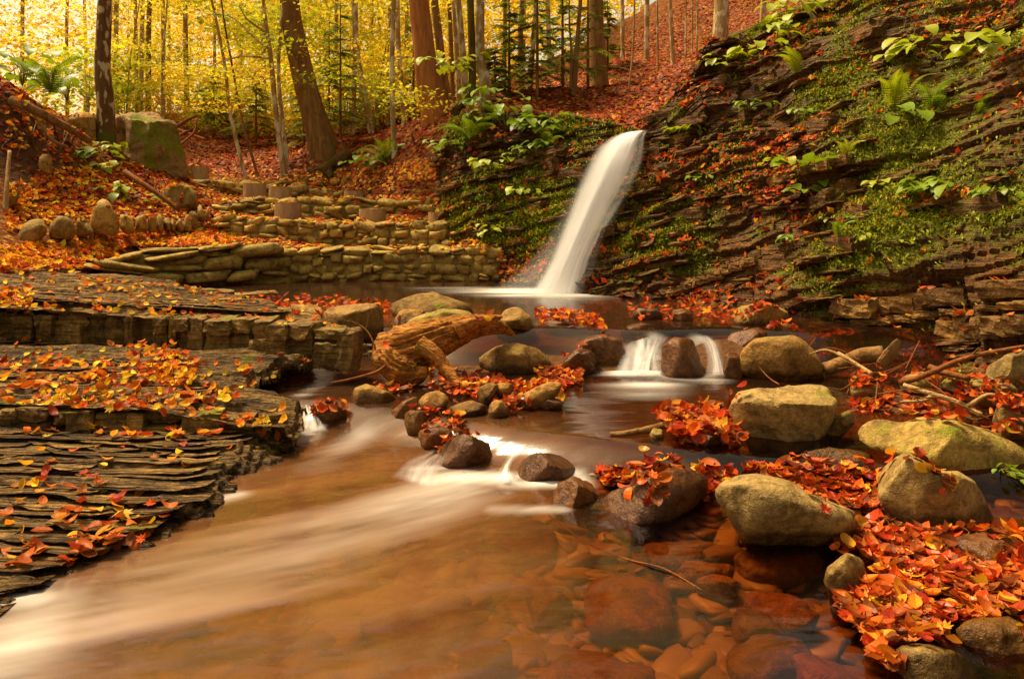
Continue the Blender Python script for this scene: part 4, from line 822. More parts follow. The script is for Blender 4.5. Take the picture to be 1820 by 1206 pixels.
def drift():
    root = thing('driftwood_log', 'weathered orange driftwood stump with a root leg, lying on the dam', 'driftwood', A(770, 640, 5.6)); c0 = A(770, 640, 5.6)
    def wood(pts, rad, name, seed, sides=90, n=90):
        P = [A(u, v, Y) - c0 for u, v, Y in pts]; V, F = tube(P, [r / FPX * 5.6 for r in rad], sides, seed, n=n)
        Pm = resample(P, n); k = len(V) - 2; rows = np.repeat(np.arange(n), sides); ctr = Pm[rows]; dirv = V[:k] - ctr; rl = np.linalg.norm(dirv, axis=1)[:, None]; dn = dirv / (rl + 1e-9)
        th = np.tile(np.linspace(0, 2 * np.pi, sides, endpoint=False), n); t = rows / n
        tw_ = th + 0.5 * t; q = np.column_stack([np.cos(tw_), np.sin(tw_), t * 1.0])
        d = 0.13 * fbm(q * np.array([1.3, 1.3, 2.0]), seed + 3, 3) + 0.09 * fbm(q * np.array([4, 4, 0.8]), seed, 3) - 0.9 * np.maximum(0, 0.16 - np.abs(vnoise(q * np.array([8, 8, 0.9]), seed + 6))) + 0.09 * fbm(q * np.array([20, 20, 2.0]), seed + 8, 3)
        V[:k] += dn * rl * d[:, None]
        link(name, mesh_np(name, V, F, M['drift'], True), root)
    wood([(668, 618, 5.55), (700, 624, 5.55), (745, 613, 5.6), (795, 594, 5.7), (840, 580, 5.8), (880, 579, 5.9), (912, 594, 6.0)], [26, 42, 42, 31, 21, 15, 4], 'trunk', 11, 120, 170)
    wood([(675, 602, 5.5), (688, 632, 5.45), (712, 655, 5.42), (742, 664, 5.42), (760, 656, 5.4)], [10, 26, 28, 18, 5], 'root', 12)
    wood([(745, 612, 5.45), (768, 628, 5.42), (786, 648, 5.4), (802, 668, 5.35), (815, 684, 5.3)], [17, 15, 12, 9, 6], 'root', 13)
    wood([(810, 588, 5.6), (850, 572, 5.65), (880, 566, 5.7), (893, 562, 5.7)], [18, 10, 7, 2], 'root', 14, 24, 30)
drift()

def branch(label, name, cat, pts, r0, r1, mat='twig', group=None, side=(), sides=7):
    pts3 = [A(*p) for p in pts]; c0 = pts3[0]
    V, F = tube([p - c0 for p in pts3], [r0, (r0 + r1) / 2, r1], sides, int(rng.integers(1, 999)), rough=0.12, n=max(10, 6 * len(pts)))
    me = mesh_np('wood', V, F, M[mat], True)
    if not side: return thing(name, label, cat, c0, group, me)
    root = thing(name, label, cat, c0, group); link('stem', me, root)
    for sp in side:
        V, F = tube([A(*p) - c0 for p in sp], [r1 * 0.9, r1 * 0.3], 5, 3, n=10); link('side_twig', mesh_np('side_twig', V, F, M[mat], True), root)
    return root
TG = 'twigs in the brush tangle on the right bank'
branch('long bare brown branch slanting out of the twig tangle up to the frame edge', 'fallen_branch', 'branch', [(1600, 680, 4.9), (1640, 668, 4.8), (1700, 642, 4.7), (1750, 628, 4.6), (1840, 612, 4.5)], 0.020, 0.010, 'twig', TG, [[(1700, 642, 4.7), (1712, 655, 4.65)], [(1725, 634, 4.65), (1740, 618, 4.6)]])
branch('pale peeling branch lying across the twig tangle', 'fallen_branch', 'branch', [(1606, 684, 4.7), (1650, 698, 4.6), (1700, 714, 4.5), (1745, 738, 4.4)], 0.014, 0.017, 'twig_pale', TG, [[(1660, 700, 4.6), (1640, 712, 4.55), (1600, 714, 4.5)], [(1720, 722, 4.45), (1760, 700, 4.4), (1790, 720, 4.35)]])
branch('short pale stick pointing down into the tangle', 'fallen_branch', 'branch', [(1490, 626, 5.3), (1520, 645, 5.15), (1550, 664, 5.0)], 0.009, 0.013, 'twig_pale', TG, [[(1510, 640, 5.2), (1470, 622, 5.3), (1440, 628, 5.4)]])
branch('dark wet log lying in the water at the cliff foot', 'fallen_log', 'log', [(1465, 655, 5.7), (1500, 645, 5.65), (1530, 632, 5.6), (1570, 628, 5.55)], 0.045, 0.055, 'boulder_wet' if False else 'bark_brown', None, (), 12)
branch('short brown log behind the bare branch', 'fallen_log', 'log', [(1652, 652, 5.2), (1680, 662, 5.1), (1722, 672, 5.0)], 0.022, 0.018, 'twig', TG)
branch('dark wet stick poking left from the midstream leaf pile', 'fallen_branch', 'branch', [(1085, 772, 4.25), (1110, 770, 4.25), (1150, 763, 4.3), (1200, 750, 4.35)], 0.014, 0.02, 'bark_brown')
branch('long thin twig crossing over the clear shallows', 'fallen_twig', 'twig', [(975, 915, 3.55), (1040, 962, 3.25), (1110, 992, 3.05), (1180, 1010, 2.95), (1250, 1050, 2.8)], 0.004, 0.003, 'twig')
branch('forked bare twig standing beside the driftwood', 'fallen_twig', 'twig', [(672, 640, 5.4), (660, 600, 5.45), (640, 578, 5.5), (605, 567, 5.5)], 0.007, 0.004, 'twig', None, [[(650, 588, 5.5), (655, 565, 5.5), (658, 545, 5.5)], [(625, 572, 5.5), (612, 560, 5.5)]])
branch('root-like stick at the left of the driftwood, lying on the water', 'fallen_twig', 'twig', [(590, 680, 5.1), (630, 672, 5.2), (670, 660, 5.3), (690, 645, 5.35)], 0.006, 0.012, 'twig')
branch('bent twig sticking up from the big flat-topped boulder', 'fallen_twig', 'twig', [(1385, 683, 4.3), (1368, 672, 4.4), (1352, 655, 4.5), (1345, 638, 4.5)], 0.004, 0.003, 'twig')
tw = [[(1500, 640, 5.2), (1560, 662, 5.0), (1620, 640, 4.9)], [(1520, 660, 5.1), (1505, 700, 4.9)], [(1535, 662, 5.0), (1500, 690, 4.8), (1480, 690, 4.8)], [(1610, 655, 5.0), (1632, 610, 5.1), (1635, 605, 5.1)], [(1560, 700, 4.7), (1640, 690, 4.6), (1720, 710, 4.5)], [(1580, 720, 4.6), (1660, 705, 4.5), (1700, 712, 4.45)], [(1540, 712, 4.7), (1590, 690, 4.7)],
      [(1640, 672, 4.8), (1680, 700, 4.6), (1700, 730, 4.5)], [(1700, 730, 4.4), (1730, 745, 4.35), (1770, 735, 4.3)], [(1710, 720, 4.4), (1760, 745, 4.3)], [(1430, 628, 5.6), (1480, 618, 5.5), (1530, 640, 5.3)], [(1450, 600, 5.9), (1436, 618, 5.8)], [(1560, 680, 4.8), (1555, 720, 4.6)], [(1625, 705, 4.6), (1610, 735, 4.5)], [(1490, 655, 5.2), (1560, 645, 5.1)], [(1575, 665, 4.9), (1612, 645, 4.9)]]
twl = ['arched thin twig at the top of the brush tangle', 'upright twig at the water side of the tangle', 'bent twig trailing towards the water', 'twig pointing up in front of the undercut', 'long flat twig across the lower tangle', 'curved twig under the pale peeling branch', 'short slanting twig at the low left of the tangle', 'twig hanging down from the bare branch', 'reddish twig by the humped boulder', 'second reddish twig by the humped boulder',
       'wiry twig reaching over the water to the big smooth boulder', 'short stub twig by the cliff foot', 'nearly vertical twig in the middle of the tangle', 'short drooping twig below the pale branch', 'level twig crossing the pale stick', 'stub twig beside the leaf clump of the tangle']
for l, q in zip(twl, tw): branch(l, 'fallen_twig', 'twig', q, 0.0045, 0.0025, 'twig', TG, (), 5)
# curled bark by the undercut
V, F = tube([A(1565, 648, 5.5), A(1580, 630, 5.5), A(1598, 605, 5.5)], [0.03, 0.05, 0.02], 10, 5, rough=0.4, n=14); c0 = A(1580, 630, 5.5)
V = (V - c0) * np.array([1, 0.45, 1]); thing('bark_shard', 'torn dark shard of wood standing at the cliff foot', 'wood shard', c0, None, mesh_np('wood', V, F, M['bark_brown'], False))
branch('mossy fallen log lying on the slope above the terraces', 'fallen_log', 'log', [(535, 312, 14.0), (580, 300, 13.9), (605, 285, 13.8), (620, 272, 13.8)], 0.10, 0.13, 'bark_moss', None, [[(580, 300, 13.7), (590, 315, 13.5)]], 12)
branch('pale stick leaning at the left frame edge', 'fallen_branch', 'branch', [(10, 375, 9.2), (12, 330, 9.3), (17, 268, 9.5)], 0.03, 0.02, 'twig_pale')
branch('long brown branch sliding down the leafy bank', 'fallen_branch', 'branch', [(222, 305, 11.3), (260, 330, 11.0), (318, 372, 10.9)], 0.04, 0.03, 'twig')
branch('mossy log lying on the hillside at the cliff top', 'fallen_log', 'log', [(1300, 75, 13.0), (1360, 50, 12.8), (1440, 15, 12.5), (1500, -20, 12.2)], 0.12, 0.12, 'bark_moss', None, (), 10)
branch('bare dead stick standing on the cliff top', 'fallen_branch', 'branch', [(1460, 60, 9.7), (1445, 30, 9.8), (1420, -5, 9.9)], 0.03, 0.02, 'bark_grey')
for i, (l, q) in enumerate([('broken branch in the brushwood heap behind the block boulder', [(300, 235, 15.5), (330, 215, 15.5), (350, 205, 15.5)]), ('second broken branch in the brushwood heap, lying flat', [(310, 245, 15.3), (345, 228, 15.5)]), ('thick broken branch at the base of the brushwood heap', [(315, 230, 15.8), (365, 248, 15.2)]), ('thin pale stick in the brushwood heap', [(320, 258, 15.0), (345, 235, 15.2), (350, 212, 15.3)])]):
    branch(l, 'fallen_branch', 'branch', q, 0.05 - 0.008 * i, 0.02, 'twig', 'sticks in the brushwood heap')
for l, q, r in [('thick root running down the eroded bank', [(20, 178, 10.6), (60, 195, 10.6), (110, 222, 10.8), (160, 250, 11.2)], 0.07), ('thinner root under the thick one on the bank', [(70, 215, 10.6), (95, 250, 10.5), (120, 262, 10.6)], 0.035)]:
    branch(l, 'tree_root', 'root', q, r, r * 0.6, 'bark_brown')

# ------------------------------------------------------------------ trees
PAL_Y = np.array([(0.93, 0.62, 0.02), (0.94, 0.70, 0.03), (0.92, 0.52, 0.02), (0.80, 0.68, 0.03), (0.95, 0.78, 0.07)])
PAL_G = np.array([(0.45, 0.52, 0.02), (0.32, 0.42, 0.02), (0.75, 0.66, 0.02), (0.60, 0.58, 0.02)])
PAL_O = np.array([(0.70, 0.26, 0.02), (0.78, 0.38, 0.02), (0.55, 0.17, 0.02)])
def rotm(az, el, roll):
    ca, sa, ce, se, cr, sr = np.cos(az), np.sin(az), np.cos(el), np.sin(el), np.cos(roll), np.sin(roll); z = np.zeros_like(ca); o = z + 1
    Rz = np.stack([np.stack([ca, -sa, z], -1), np.stack([sa, ca, z], -1), np.stack([z, z, o], -1)], -2)
    Ry = np.stack([np.stack([ce, z, se], -1), np.stack([z, o, z], -1), np.stack([-se, z, ce], -1)], -2)
    Rx = np.stack([np.stack([o, z, z], -1), np.stack([z, cr, -sr], -1), np.stack([z, sr, cr], -1)], -2)
    return Rz @ Ry @ Rx
QUADLEAF = (np.array([(-0.5, 0, 0), (0.05, -0.28, 0.06), (0.5, 0, 0), (0.05, 0.28, 0.06)]), np.array([(0, 1, 2), (0, 2, 3)]))
def beech(curl, fold, w=0.30, tw=0.0):
    xs = np.array([-0.5, -0.40, -0.22, 0.0, 0.20, 0.36, 0.5]); hw = np.array([0.04, 0.55, 0.92, 1.0, 0.86, 0.52, 0.0]) * w
    V = []
    for x, h in zip(xs, hw):
        zc_ = curl * (x + 0.1) ** 2 * 1.6
        for sgn in (-1, 0, 1): V.append((x, sgn * h, zc_ + fold * abs(sgn) * h + tw * x * sgn * h))
    V = np.array(V); F = grid_faces(3, len(xs)); return V, F
def maple(curl):
    pts = [(-0.5, 0), (-0.28, 0.10), (-0.38, 0.34), (-0.16, 0.26), (-0.08, 0.50), (0.08, 0.24), (0.26, 0.30), (0.22, 0.12), (0.52, 0.0)]
    full = pts + [(x, -y) for x, y in pts[-2:0:-1]]; V = [(-0.05, 0, 0.0)] + [(x, y, curl * (x * x + y * y) * 1.5 + 0.06 * math.sin(5 * x + 3 * y)) for x, y in full]
    n = len(full); F = np.array([(0, 1 + (i + 1) % n, 1 + i) for i in range(n)]); return np.array(V), F
def leaf_batch(tmpl, pos, rot, size):
    Vt, Ft = tmpl; n = len(pos); V = np.einsum('nij,kj->nki', rot, Vt) * np.asarray(size)[:, None, None] + pos[:, None]
    F = Ft[None] + (np.arange(n) * len(Vt))[:, None, None]; return V.reshape(-1, 3), F.reshape(-1, Ft.shape[1]), len(Vt)
def pick(pal, n, j=0.15):
    c = pal[rng.integers(0, len(pal), n)] * rng.uniform(1 - j, 1 + j, (n, 1)); return np.clip(c, 0.001, 0.95)
def crown_mesh(n, rad, seed, pal, size=(0.10, 0.17), clumps=40, flat=0.35, spread=0.22, name='crown'):
    """Leaf-sized faces in flattened sprays spread through an ellipsoid."""
    c = rng.normal(size=(clumps, 3)); c /= np.linalg.norm(c, axis=1)[:, None]; c *= (rng.uniform(0.15, 1, clumps) ** 0.5)[:, None]
    k = rng.integers(0, clumps, n); sp = rng.normal(size=(n, 3)) * spread * np.array([1, 1, flat]); p = (c[k] + sp) * np.asarray(rad)
    rot = rotm(rng.uniform(0, 6.28, n), rng.normal(0, 0.45, n), rng.normal(0, 0.55, n)); sz = rng.uniform(*size, n)
    V, F, m = leaf_batch(QUADLEAF, p, rot, sz); tone = rng.uniform(0.62, 1.2, clumps)[k]; cc = pick(pal, clumps, 0.1)[k]; col = np.repeat(np.clip((0.75 * cc + 0.25 * pick(pal, n)) * tone[:, None], 0, 0.95), m, 0)
    return mesh_np(name, V, F, M['leaf_far'], False, None, col)
def trunk_parts(root, c0, pts, Y, wb, wt, mat, flare=0.5, branches=(), sides=14, rough=0.05):
    P = [A(u, v, Y) - c0 for u, v in pts]; P[0] = P[0] + (P[0] - P[1]) / np.linalg.norm(P[0] - P[1]) * 0.7; d = P[-1] - P[-2]; d = d / np.linalg.norm(d); P.append(P[-1] + d * 2.2)
    r0, r1 = wb / 2 / FPX * Y, wt / 2 / FPX * Y
    rad = list(np.linspace(r0, r1, len(P) - 1)) + [r1 * 0.85]
    V, F = tube(P, rad, sides, int(rng.integers(1, 999)), rough=rough, ridge=0.10, flare=flare, n=max(24, 8 * len(P)))
    link('trunk', mesh_np('trunk', V, F, M[mat], True), root)
    for bp in branches:
        q = [A(*p[:3]) - c0 for p in bp]; rr = max(0.022, r1 * 0.45) if len(bp[0]) < 4 else bp[0][3]
        V, F = tube(q, [rr, rr * 0.6, rr * 0.2], 6, 5, rough=0.2, n=6 * len(bp)); link('branch', mesh_np('branch', V, F, M[mat], True), root)
CROWNS = []
TREES = [
 ('beech_tree', 'dark trunk with pale mottled patches on the bank beside the block boulder', [(185, 262), (188, 200), (182, 120), (187, 0)], 12.5, 32, 24, 'bark_mottled', 0.5, ()),
 ('beech_tree', 'slim pale trunk just right of the mottled tree', [(207, 215), (206, 120), (207, 0)], 20, 10, 8, 'bark_pale', 0.3, ()),
 ('beech_tree', 'thin straight pale trunk, left of a close trio', [(243, 212), (242, 100), (240, 0)], 19, 7, 6, 'bark_grey', 0.3, ()),
 ('beech_tree', 'speckled thin trunk in the middle of a close trio', [(250, 214), (252, 80), (254, 0)], 18.5, 8, 7, 'bark_pale', 0.3, ()),
 ('beech_tree', 'browner thin trunk, right of a close trio', [(263, 214), (264, 80), (266, 0)], 19.5, 10, 8, 'bark_brown', 0.3, ()),
 ('beech_sapling', 'very thin leaning pale sapling behind the brushwood heap', [(224, 205), (230, 120), (240, 55)], 17, 4, 2, 'bark_pale', 0.2, ()),
 ('beech_sapling', 'thin pale sapling above the brushwood heap', [(293, 222), (288, 140), (296, 20)], 17, 5, 3, 'bark_pale', 0.2, ()),
 ('beech_tree', 'slender brown trunk above the brushwood heap', [(333, 182), (330, 90), (329, 0)], 20, 10, 8, 'bark_grey', 0.3, ()),
 ('beech_sapling', 'crooked thin sapling bending left beside the lone stump', [(438, 302), (412, 215), (400, 120), (385, 40), (376, 0)], 14.0, 7, 4, 'bark_grey', 0.4, ()),
 ('beech_sapling', 'dark thin sapling leaning beside the crooked one', [(458, 308), (432, 220), (415, 130), (402, 60), (393, 0)], 14.2, 5, 3, 'bark_brown', 0.4, ()),
 ('beech_tree', 'forked dark sapling with long bare arching boughs', [(505, 290), (492, 215), (482, 110), (472, 40), (468, 0)], 13.9, 11, 6, 'bark_grey', 0.4, ([(482, 105, 13.9), (440, 100, 13.8), (400, 108, 13.7), (340, 133, 13.6)], [(480, 90, 13.9), (450, 65, 13.8), (410, 30, 13.7), (365, 25, 13.6)], [(476, 60, 13.9), (440, 35, 13.7), (425, 10, 13.6)])),
 ('beech_sapling', 'thin mottled sapling rising right behind the forked one', [(512, 292), (500, 200), (495, 110), (502, 20), (503, 0)], 14.1, 8, 5, 'bark_pale', 0.4, ()),
 ('beech_tree', 'massive brown trunk leaning left above the terraces', [(574, 262), (560, 215), (540, 140), (522, 60), (510, -30)], 14.2, 44, 33, 'bark_brown', 0.40, ()),
 ('beech_tree', 'thin straight trunk beyond the massive leaning one', [(627, 240), (630, 120), (628, 0)], 17, 8, 7, 'bark_grey', 0.3, ()),
 ('beech_tree', 'curved white-flecked trunk beyond the sapling row', [(660, 222), (645, 160), (634, 80), (632, 0)], 17, 11, 8, 'bark_pale', 0.3, ()),
 ('beech_sapling', 'leaning grey pole crossing behind the curved trunk', [(663, 218), (672, 165), (681, 112)], 17.5, 6, 3, 'bark_grey', 0.3, ()),
 ('beech_tree', 'pinkish slim trunk standing on the mossy mound', [(702, 285), (698, 200), (697, 90), (700, 0)], 13.1, 10, 8, 'bark_pale', 0.5, ()),
 ('beech_tree', 'dark slim trunk just right of the mound tree', [(720, 240), (713, 150), (707, 60), (706, 0)], 14.3, 11, 9, 'bark_grey', 0.5, ()),
 ('beech_tree', 'slim grey trunk far behind the mound tree', [(690, 208), (692, 100), (694, 0)], 18, 9, 8, 'bark_grey', 0.3, ()),
 ('spruce_tree', 'broad reddish-barked spruce trunk with flared base', [(775, 200), (762, 150), (752, 80), (742, -20)], 13.3, 46, 33, 'bark_red', 0.45, ()),
 ('beech_tree', 'dark trunk close behind the reddish spruce', [(790, 150), (780, 70), (772, 0)], 16, 15, 13, 'bark_brown', 0.3, ()),
 ('beech_tree', 'thin dark trunk between spruce and mossy tree', [(806, 160), (802, 80), (798, 0)], 17, 8, 7, 'bark_brown', 0.3, ()),
 ('beech_tree', 'pale slim trunk left of the mossy bent tree', [(817, 190), (812, 90), (806, 0)], 13.8, 9, 8, 'bark_pale', 0.3, ()),
 ('beech_tree', 'pale thicker trunk left of the mossy bent tree', [(828, 185), (822, 90), (814, 0)], 13.6, 13, 11, 'bark_grey', 0.3, ()),
 ('beech_tree', 'mossy bent tree with a J-shaped base on the rock face edge', [(830, 222), (812, 210), (808, 196), (822, 184), (838, 160), (839, 100), (836, 0)], 12.2, 18, 12, 'bark_moss', 0.2, ()),
 ('beech_tree', 'grey trunk with a burl next to the mossy bent tree', [(860, 192), (862, 150), (853, 110), (853, 0)], 12.4, 22, 16, 'bark_grey', 0.4, ()),
 ('beech_tree', 'thin brown trunk right of the burl tree', [(893, 180), (897, 90), (898, 0)], 15.5, 8, 7, 'bark_brown', 0.3, ()),
 ('beech_tree', 'dark thin trunk in the middle of the fir thicket', [(928, 172), (925, 80), (928, 0)], 14.5, 12, 8, 'bark_brown', 0.3, ()),
 ('beech_tree', 'white-mottled trunk in the fir thicket', [(940, 168), (946, 90), (953, 0)], 14.6, 12, 9, 'bark_mottled', 0.3, ()),
 ('beech_tree', 'far pale trunk behind the fir thicket', [(978, 140), (975, 60), (973, 0)], 21, 9, 8, 'bark_pale', 0.3, ()),
 ('fir_tree', 'dark twin-stemmed fir on the mossy mound above the fall', [(1020, 165), (1026, 80), (1032, 0)], 13.0, 10, 7, 'bark_brown', 0.5, ([(1014, 160, 13.0, 0.03), (1016, 100, 13.0), (1012, 40, 13.0), (1012, -20, 13.0)],)),
 ('beech_tree', 'thick furrowed trunk standing alone behind the waterfall', [(1066, 170), (1062, 90), (1058, -20)], 15, 32, 27, 'bark_brown', 0.35, ()),
 ('beech_tree', 'small pale trunk on the slope behind the thick furrowed one', [(1107, 104), (1106, 0)], 19.5, 8, 7, 'bark_grey', 0.4, ()),
 ('beech_sapling', 'hair-thin pole rising from the leaf slope behind the fall', [(1117, 195), (1124, 100), (1128, 0)], 13, 4, 3, 'bark_grey', 0.2, ()),
 ('beech_tree', 'straight pale trunk on the middle of the slope', [(1149, 106), (1150, 0)], 17.5, 10, 8, 'bark_pale', 0.6, ()),
 ('beech_sapling', 'thin pole near the middle of the slope', [(1170, 130), (1168, 0)], 15, 4, 3, 'bark_grey', 0.2, ()),
 ('beech_tree', 'slim slightly leaning trunk on the slope', [(1197, 112), (1191, 0)], 16.5, 9, 7, 'bark_pale', 0.4, ()),
 ('beech_sapling', 'thin pole left of the large pale trunk', [(1219, 125), (1219, 0)], 15, 4, 3, 'bark_grey', 0.2, ()),
 ('beech_sapling', 'thin pole next to the large pale trunk', [(1238, 135), (1240, 0)], 14.5, 4, 3, 'bark_grey', 0.2, ()),
 ('beech_sapling', 'faint pole between two thin poles on the slope', [(1230, 108), (1231, 0)], 17, 3, 3, 'bark_grey', 0.2, ()),
 ('beech_tree', 'large pale trunk with root flare at the cliff top', [(1278, 118), (1281, 60), (1284, -20)], 14.2, 30, 24, 'bark_pale', 0.9, ()),
 ('beech_tree', 'short stretch of pale trunk at the top of the slope', [(1354, 30), (1358, -10)], 17, 12, 10, 'bark_pale', 0.5, ())]
for nm, lab, pts, Y, wb, wt, mat, fl, br in TREES:
    c0 = A(pts[0][0], pts[0][1], Y); gz = float(ground_z(np.array([c0[0]]), np.array([c0[1]]))[0]); c0[2] = gz if abs(gz - c0[2]) < 0.6 else c0[2]
    root = thing(nm, lab, 'tree', c0, 'trunks at the forest edge'); trunk_parts(root, c0, [(pts[0][0], HV - (gz - ZC) / Y * FPX)] + pts[1:] if abs(gz - c0[2]) < 0.01 else pts, Y, wb, wt, mat, fl, br)
    if (c0[0] * 0 + pts[0][0]) < 760 and wb < 14 and Y < 30:
        t = A(pts[-1][0], min(pts[-1][1], 60), Y) - c0
        k = crown_mesh(500, (1.3, 1.1, 1.3), 1, np.vstack([PAL_Y, PAL_G[2:]]), (0.07, 0.12), 26); link('crown', k, root, t + np.array([R(-0.4, 0.4), R(-0.3, 0.6), R(0.6, 1.4)]))
        for q in range(2):
            t = A(pts[0][0] + (pts[-1][0] - pts[0][0]) * 0.6, R(70, 190), Y) - c0; k = crown_mesh(190, (0.75, 0.6, 0.22), 1, [PAL_Y, PAL_G, np.vstack([PAL_G, PAL_Y])][q % 3] if q else np.vstack([PAL_G[2:], PAL_Y]), (0.06, 0.10), 9, 0.5, 0.3, 'foliage'); link('foliage', k, root, t + np.array([R(-0.5, 0.5), R(-0.5, 0.2), 0]), (R(-0.2, 0.2), R(-0.25, 0.25), R(0, 6)))

# background woodland: each tree with its own trunk and crown
BGC = [crown_mesh(4200, (3.0, 2.6, 3.2), i, p, (0.09, 0.16), 60, 0.22, 0.17) for i, p in enumerate([PAL_Y, np.vstack([PAL_Y, PAL_G]), np.vstack([PAL_Y[1:3], PAL_O]), np.vstack([PAL_G, PAL_Y[3:]]), np.vstack([PAL_Y, PAL_Y, PAL_O[1:2]])])]
BGC.append(crown_mesh(2300, (3.0, 2.6, 3.2), 9, np.array([(0.95, 0.80, 0.10), (0.95, 0.72, 0.06), (0.94, 0.64, 0.04)]), (0.09, 0.15), 60, 0.2, 0.2))  # paler leaf colours paint in the bright glow at the upper left
V, F = tube([(0, 0, -0.3), (0.1, 0, 2.5), (-0.05, 0.1, 5), (0.1, 0, 8.5)], [0.14, 0.12, 0.09, 0.03], 8, 3, rough=0.05, n=16); BGT = [mesh_np('trunk', V, F, M[m], True) for m in ('bark_pale', 'bark_grey', 'bark_grey')]
bgl = ['golden', 'yellow and green', 'orange-gold', 'greenish', 'deep yellow', 'thin pale yellow']
spots = [(-60, 21, 5, 0), (40, 19.5, 5, 0), (120, 22, 5, 1), (200, 25, 5, 1), (290, 22, 5, 0), (380, 24, 0, 0), (150, 31, 5, 2), (300, 30, 4, 2), (430, 29, 1, 1), (470, 21, 3, 0), (540, 25, 3, 0), (600, 21, 3, 1), (520, 33, 1, 1), (660, 26, 3, 2), (720, 22, 0, 0), (640, 34, 4, 1), (760, 29, 0, 1), (800, 24, 1, 0), (860, 30, 4, 1), (930, 27, 1, 1), (1000, 32, 0, 1), (230, 40, 4, 2), (400, 40, 0, 1), (570, 42, 4, 0), (740, 40, 0, 2), (900, 40, 1, 2), (1060, 40, 4, 2)]
for i, (u, Y, pal, tm) in enumerate(spots):
    x = (u - CU) / FPX * Y; z = float(ground_z(np.array([x]), np.array([Y]))[0]); s = R(0.85, 1.25) * (1 + (Y - 20) / 60)
    near = 'near' if Y < 24 else ('middle' if Y < 32 else 'far')
    marks = [(0, 'at the frame edge'), (100, 'behind the bank plants'), (180, 'left of the mottled tree'), (250, 'behind the mottled tree'), (340, 'behind the brushwood heap'), (420, 'behind the lone stump'), (500, 'behind the forked sapling'), (560, 'left of the massive leaning trunk'), (620, 'right of the massive leaning trunk'), (700, 'behind the mound tree'), (750, 'left of the reddish spruce'), (820, 'right of the reddish spruce'), (900, 'behind the burl tree'), (960, 'behind the fir thicket'), (9999, 'behind the thick furrowed trunk')]
    side = next(m for lim, m in marks if u < lim)
    root = thing('yellow_tree', f'{bgl[pal]} autumn tree {side}, {near} rank', 'tree', (x, Y, z), 'autumn trees of the wood behind')
    link('trunk', BGT[tm], root, None, (0, 0, R(0, 6)), (s * 0.38, s * 0.38, s)); link('crown', BGC[pal], root, (0, 0, R(3.0, 4.4) * s), (0, 0, R(0, 6.28)), (s, s, s * R(0.9, 1.15)))
BUSH = [crown_mesh(1500, (1.2, 1.0, 0.9), 50 + i, p, (0.07, 0.13), 40, 0.3, 0.2, 'foliage') for i, p in enumerate([PAL_G, np.vstack([PAL_Y[:3], PAL_O[1:2]]), np.vstack([PAL_G[2:], PAL_Y])])]
for i, (u, Y, k, lab) in enumerate([(30, 15.5, 1, 'golden bush rising above the bank crest at the frame edge'), (150, 16.5, 0, 'green bush behind the pale flat rock'), (290, 19, 1, 'gold bush between the trio trunks and the brushwood heap'), (365, 18.5, 2, 'yellow-green bush right of the brushwood heap'), (420, 17.5, 0, 'green bush behind the crooked sapling'), (475, 18, 1, 'orange-gold bush behind the forked sapling'), (540, 17, 2, 'yellow-green bush left of the massive leaning trunk'), (610, 17.5, 0, 'green bush right of the massive leaning trunk'), (675, 18.5, 2, 'yellow-green bush behind the curved white-flecked trunk'), (735, 18, 1, 'gold bush left of the reddish spruce'), (225, 20, 2, 'yellow-green bush behind the block boulder'), (800, 19, 2, 'yellow-green bush right of the reddish spruce'), (870, 20, 1, 'gold bush behind the burl tree')]):
    x = (u - CU) / FPX * Y; z = float(ground_z(np.array([x]), np.array([Y]))[0]); root = thing('woodland_bush', lab, 'bush', (x, Y, z), 'bushes at the wood edge'); s = R(0.8, 1.2)
    V, F = join([tube([(0, 0, -0.1), (R(-0.2, 0.2), R(-0.2, 0.2), 0.5), (R(-0.5, 0.5), R(-0.4, 0.4), 1.1)], [0.02, 0.015, 0.006], 5, q, n=8) for q in range(4)]); link('stem', mesh_np('stem', V, F, M['bark_grey'], True), root)
    link('foliage', BUSH[k], root, (0, 0, 0.75 * s), (0, 0, R(0, 6)), (s, s, s))
# the far wood, one mass
n = 42000; Yf = rng.uniform(44, 66, n); Xf = rng.uniform(-0.75, 0.32, n) * Yf; gzf = ground_z(Xf, Yf, False); Zf = gzf + rng.uniform(0, 1, n) ** 0.9 * 22
keep = fbm(np.column_stack([Xf, Yf, Zf]) * 0.35, 21, 3) > -0.16 + 0.5 * sstep(-0.30, -0.60, Xf / Yf); Pf = np.column_stack([Xf, Yf, Zf])[keep]; n = len(Pf)
V, F, m = leaf_batch(QUADLEAF, Pf, rotm(rng.uniform(0, 6.28, n), rng.normal(0, 0.6, n), rng.normal(0, 0.6, n)), rng.uniform(0.35, 0.7, n))
link('far_wood', mesh_np('far_wood', V, F, M['leaf_far'], False, None, np.repeat(pick(np.vstack([PAL_Y, PAL_Y, PAL_G[2:], PAL_O[:2]]), n), m, 0)), kind='stuff', label='far yellow wood seen through the trees', category='wood')

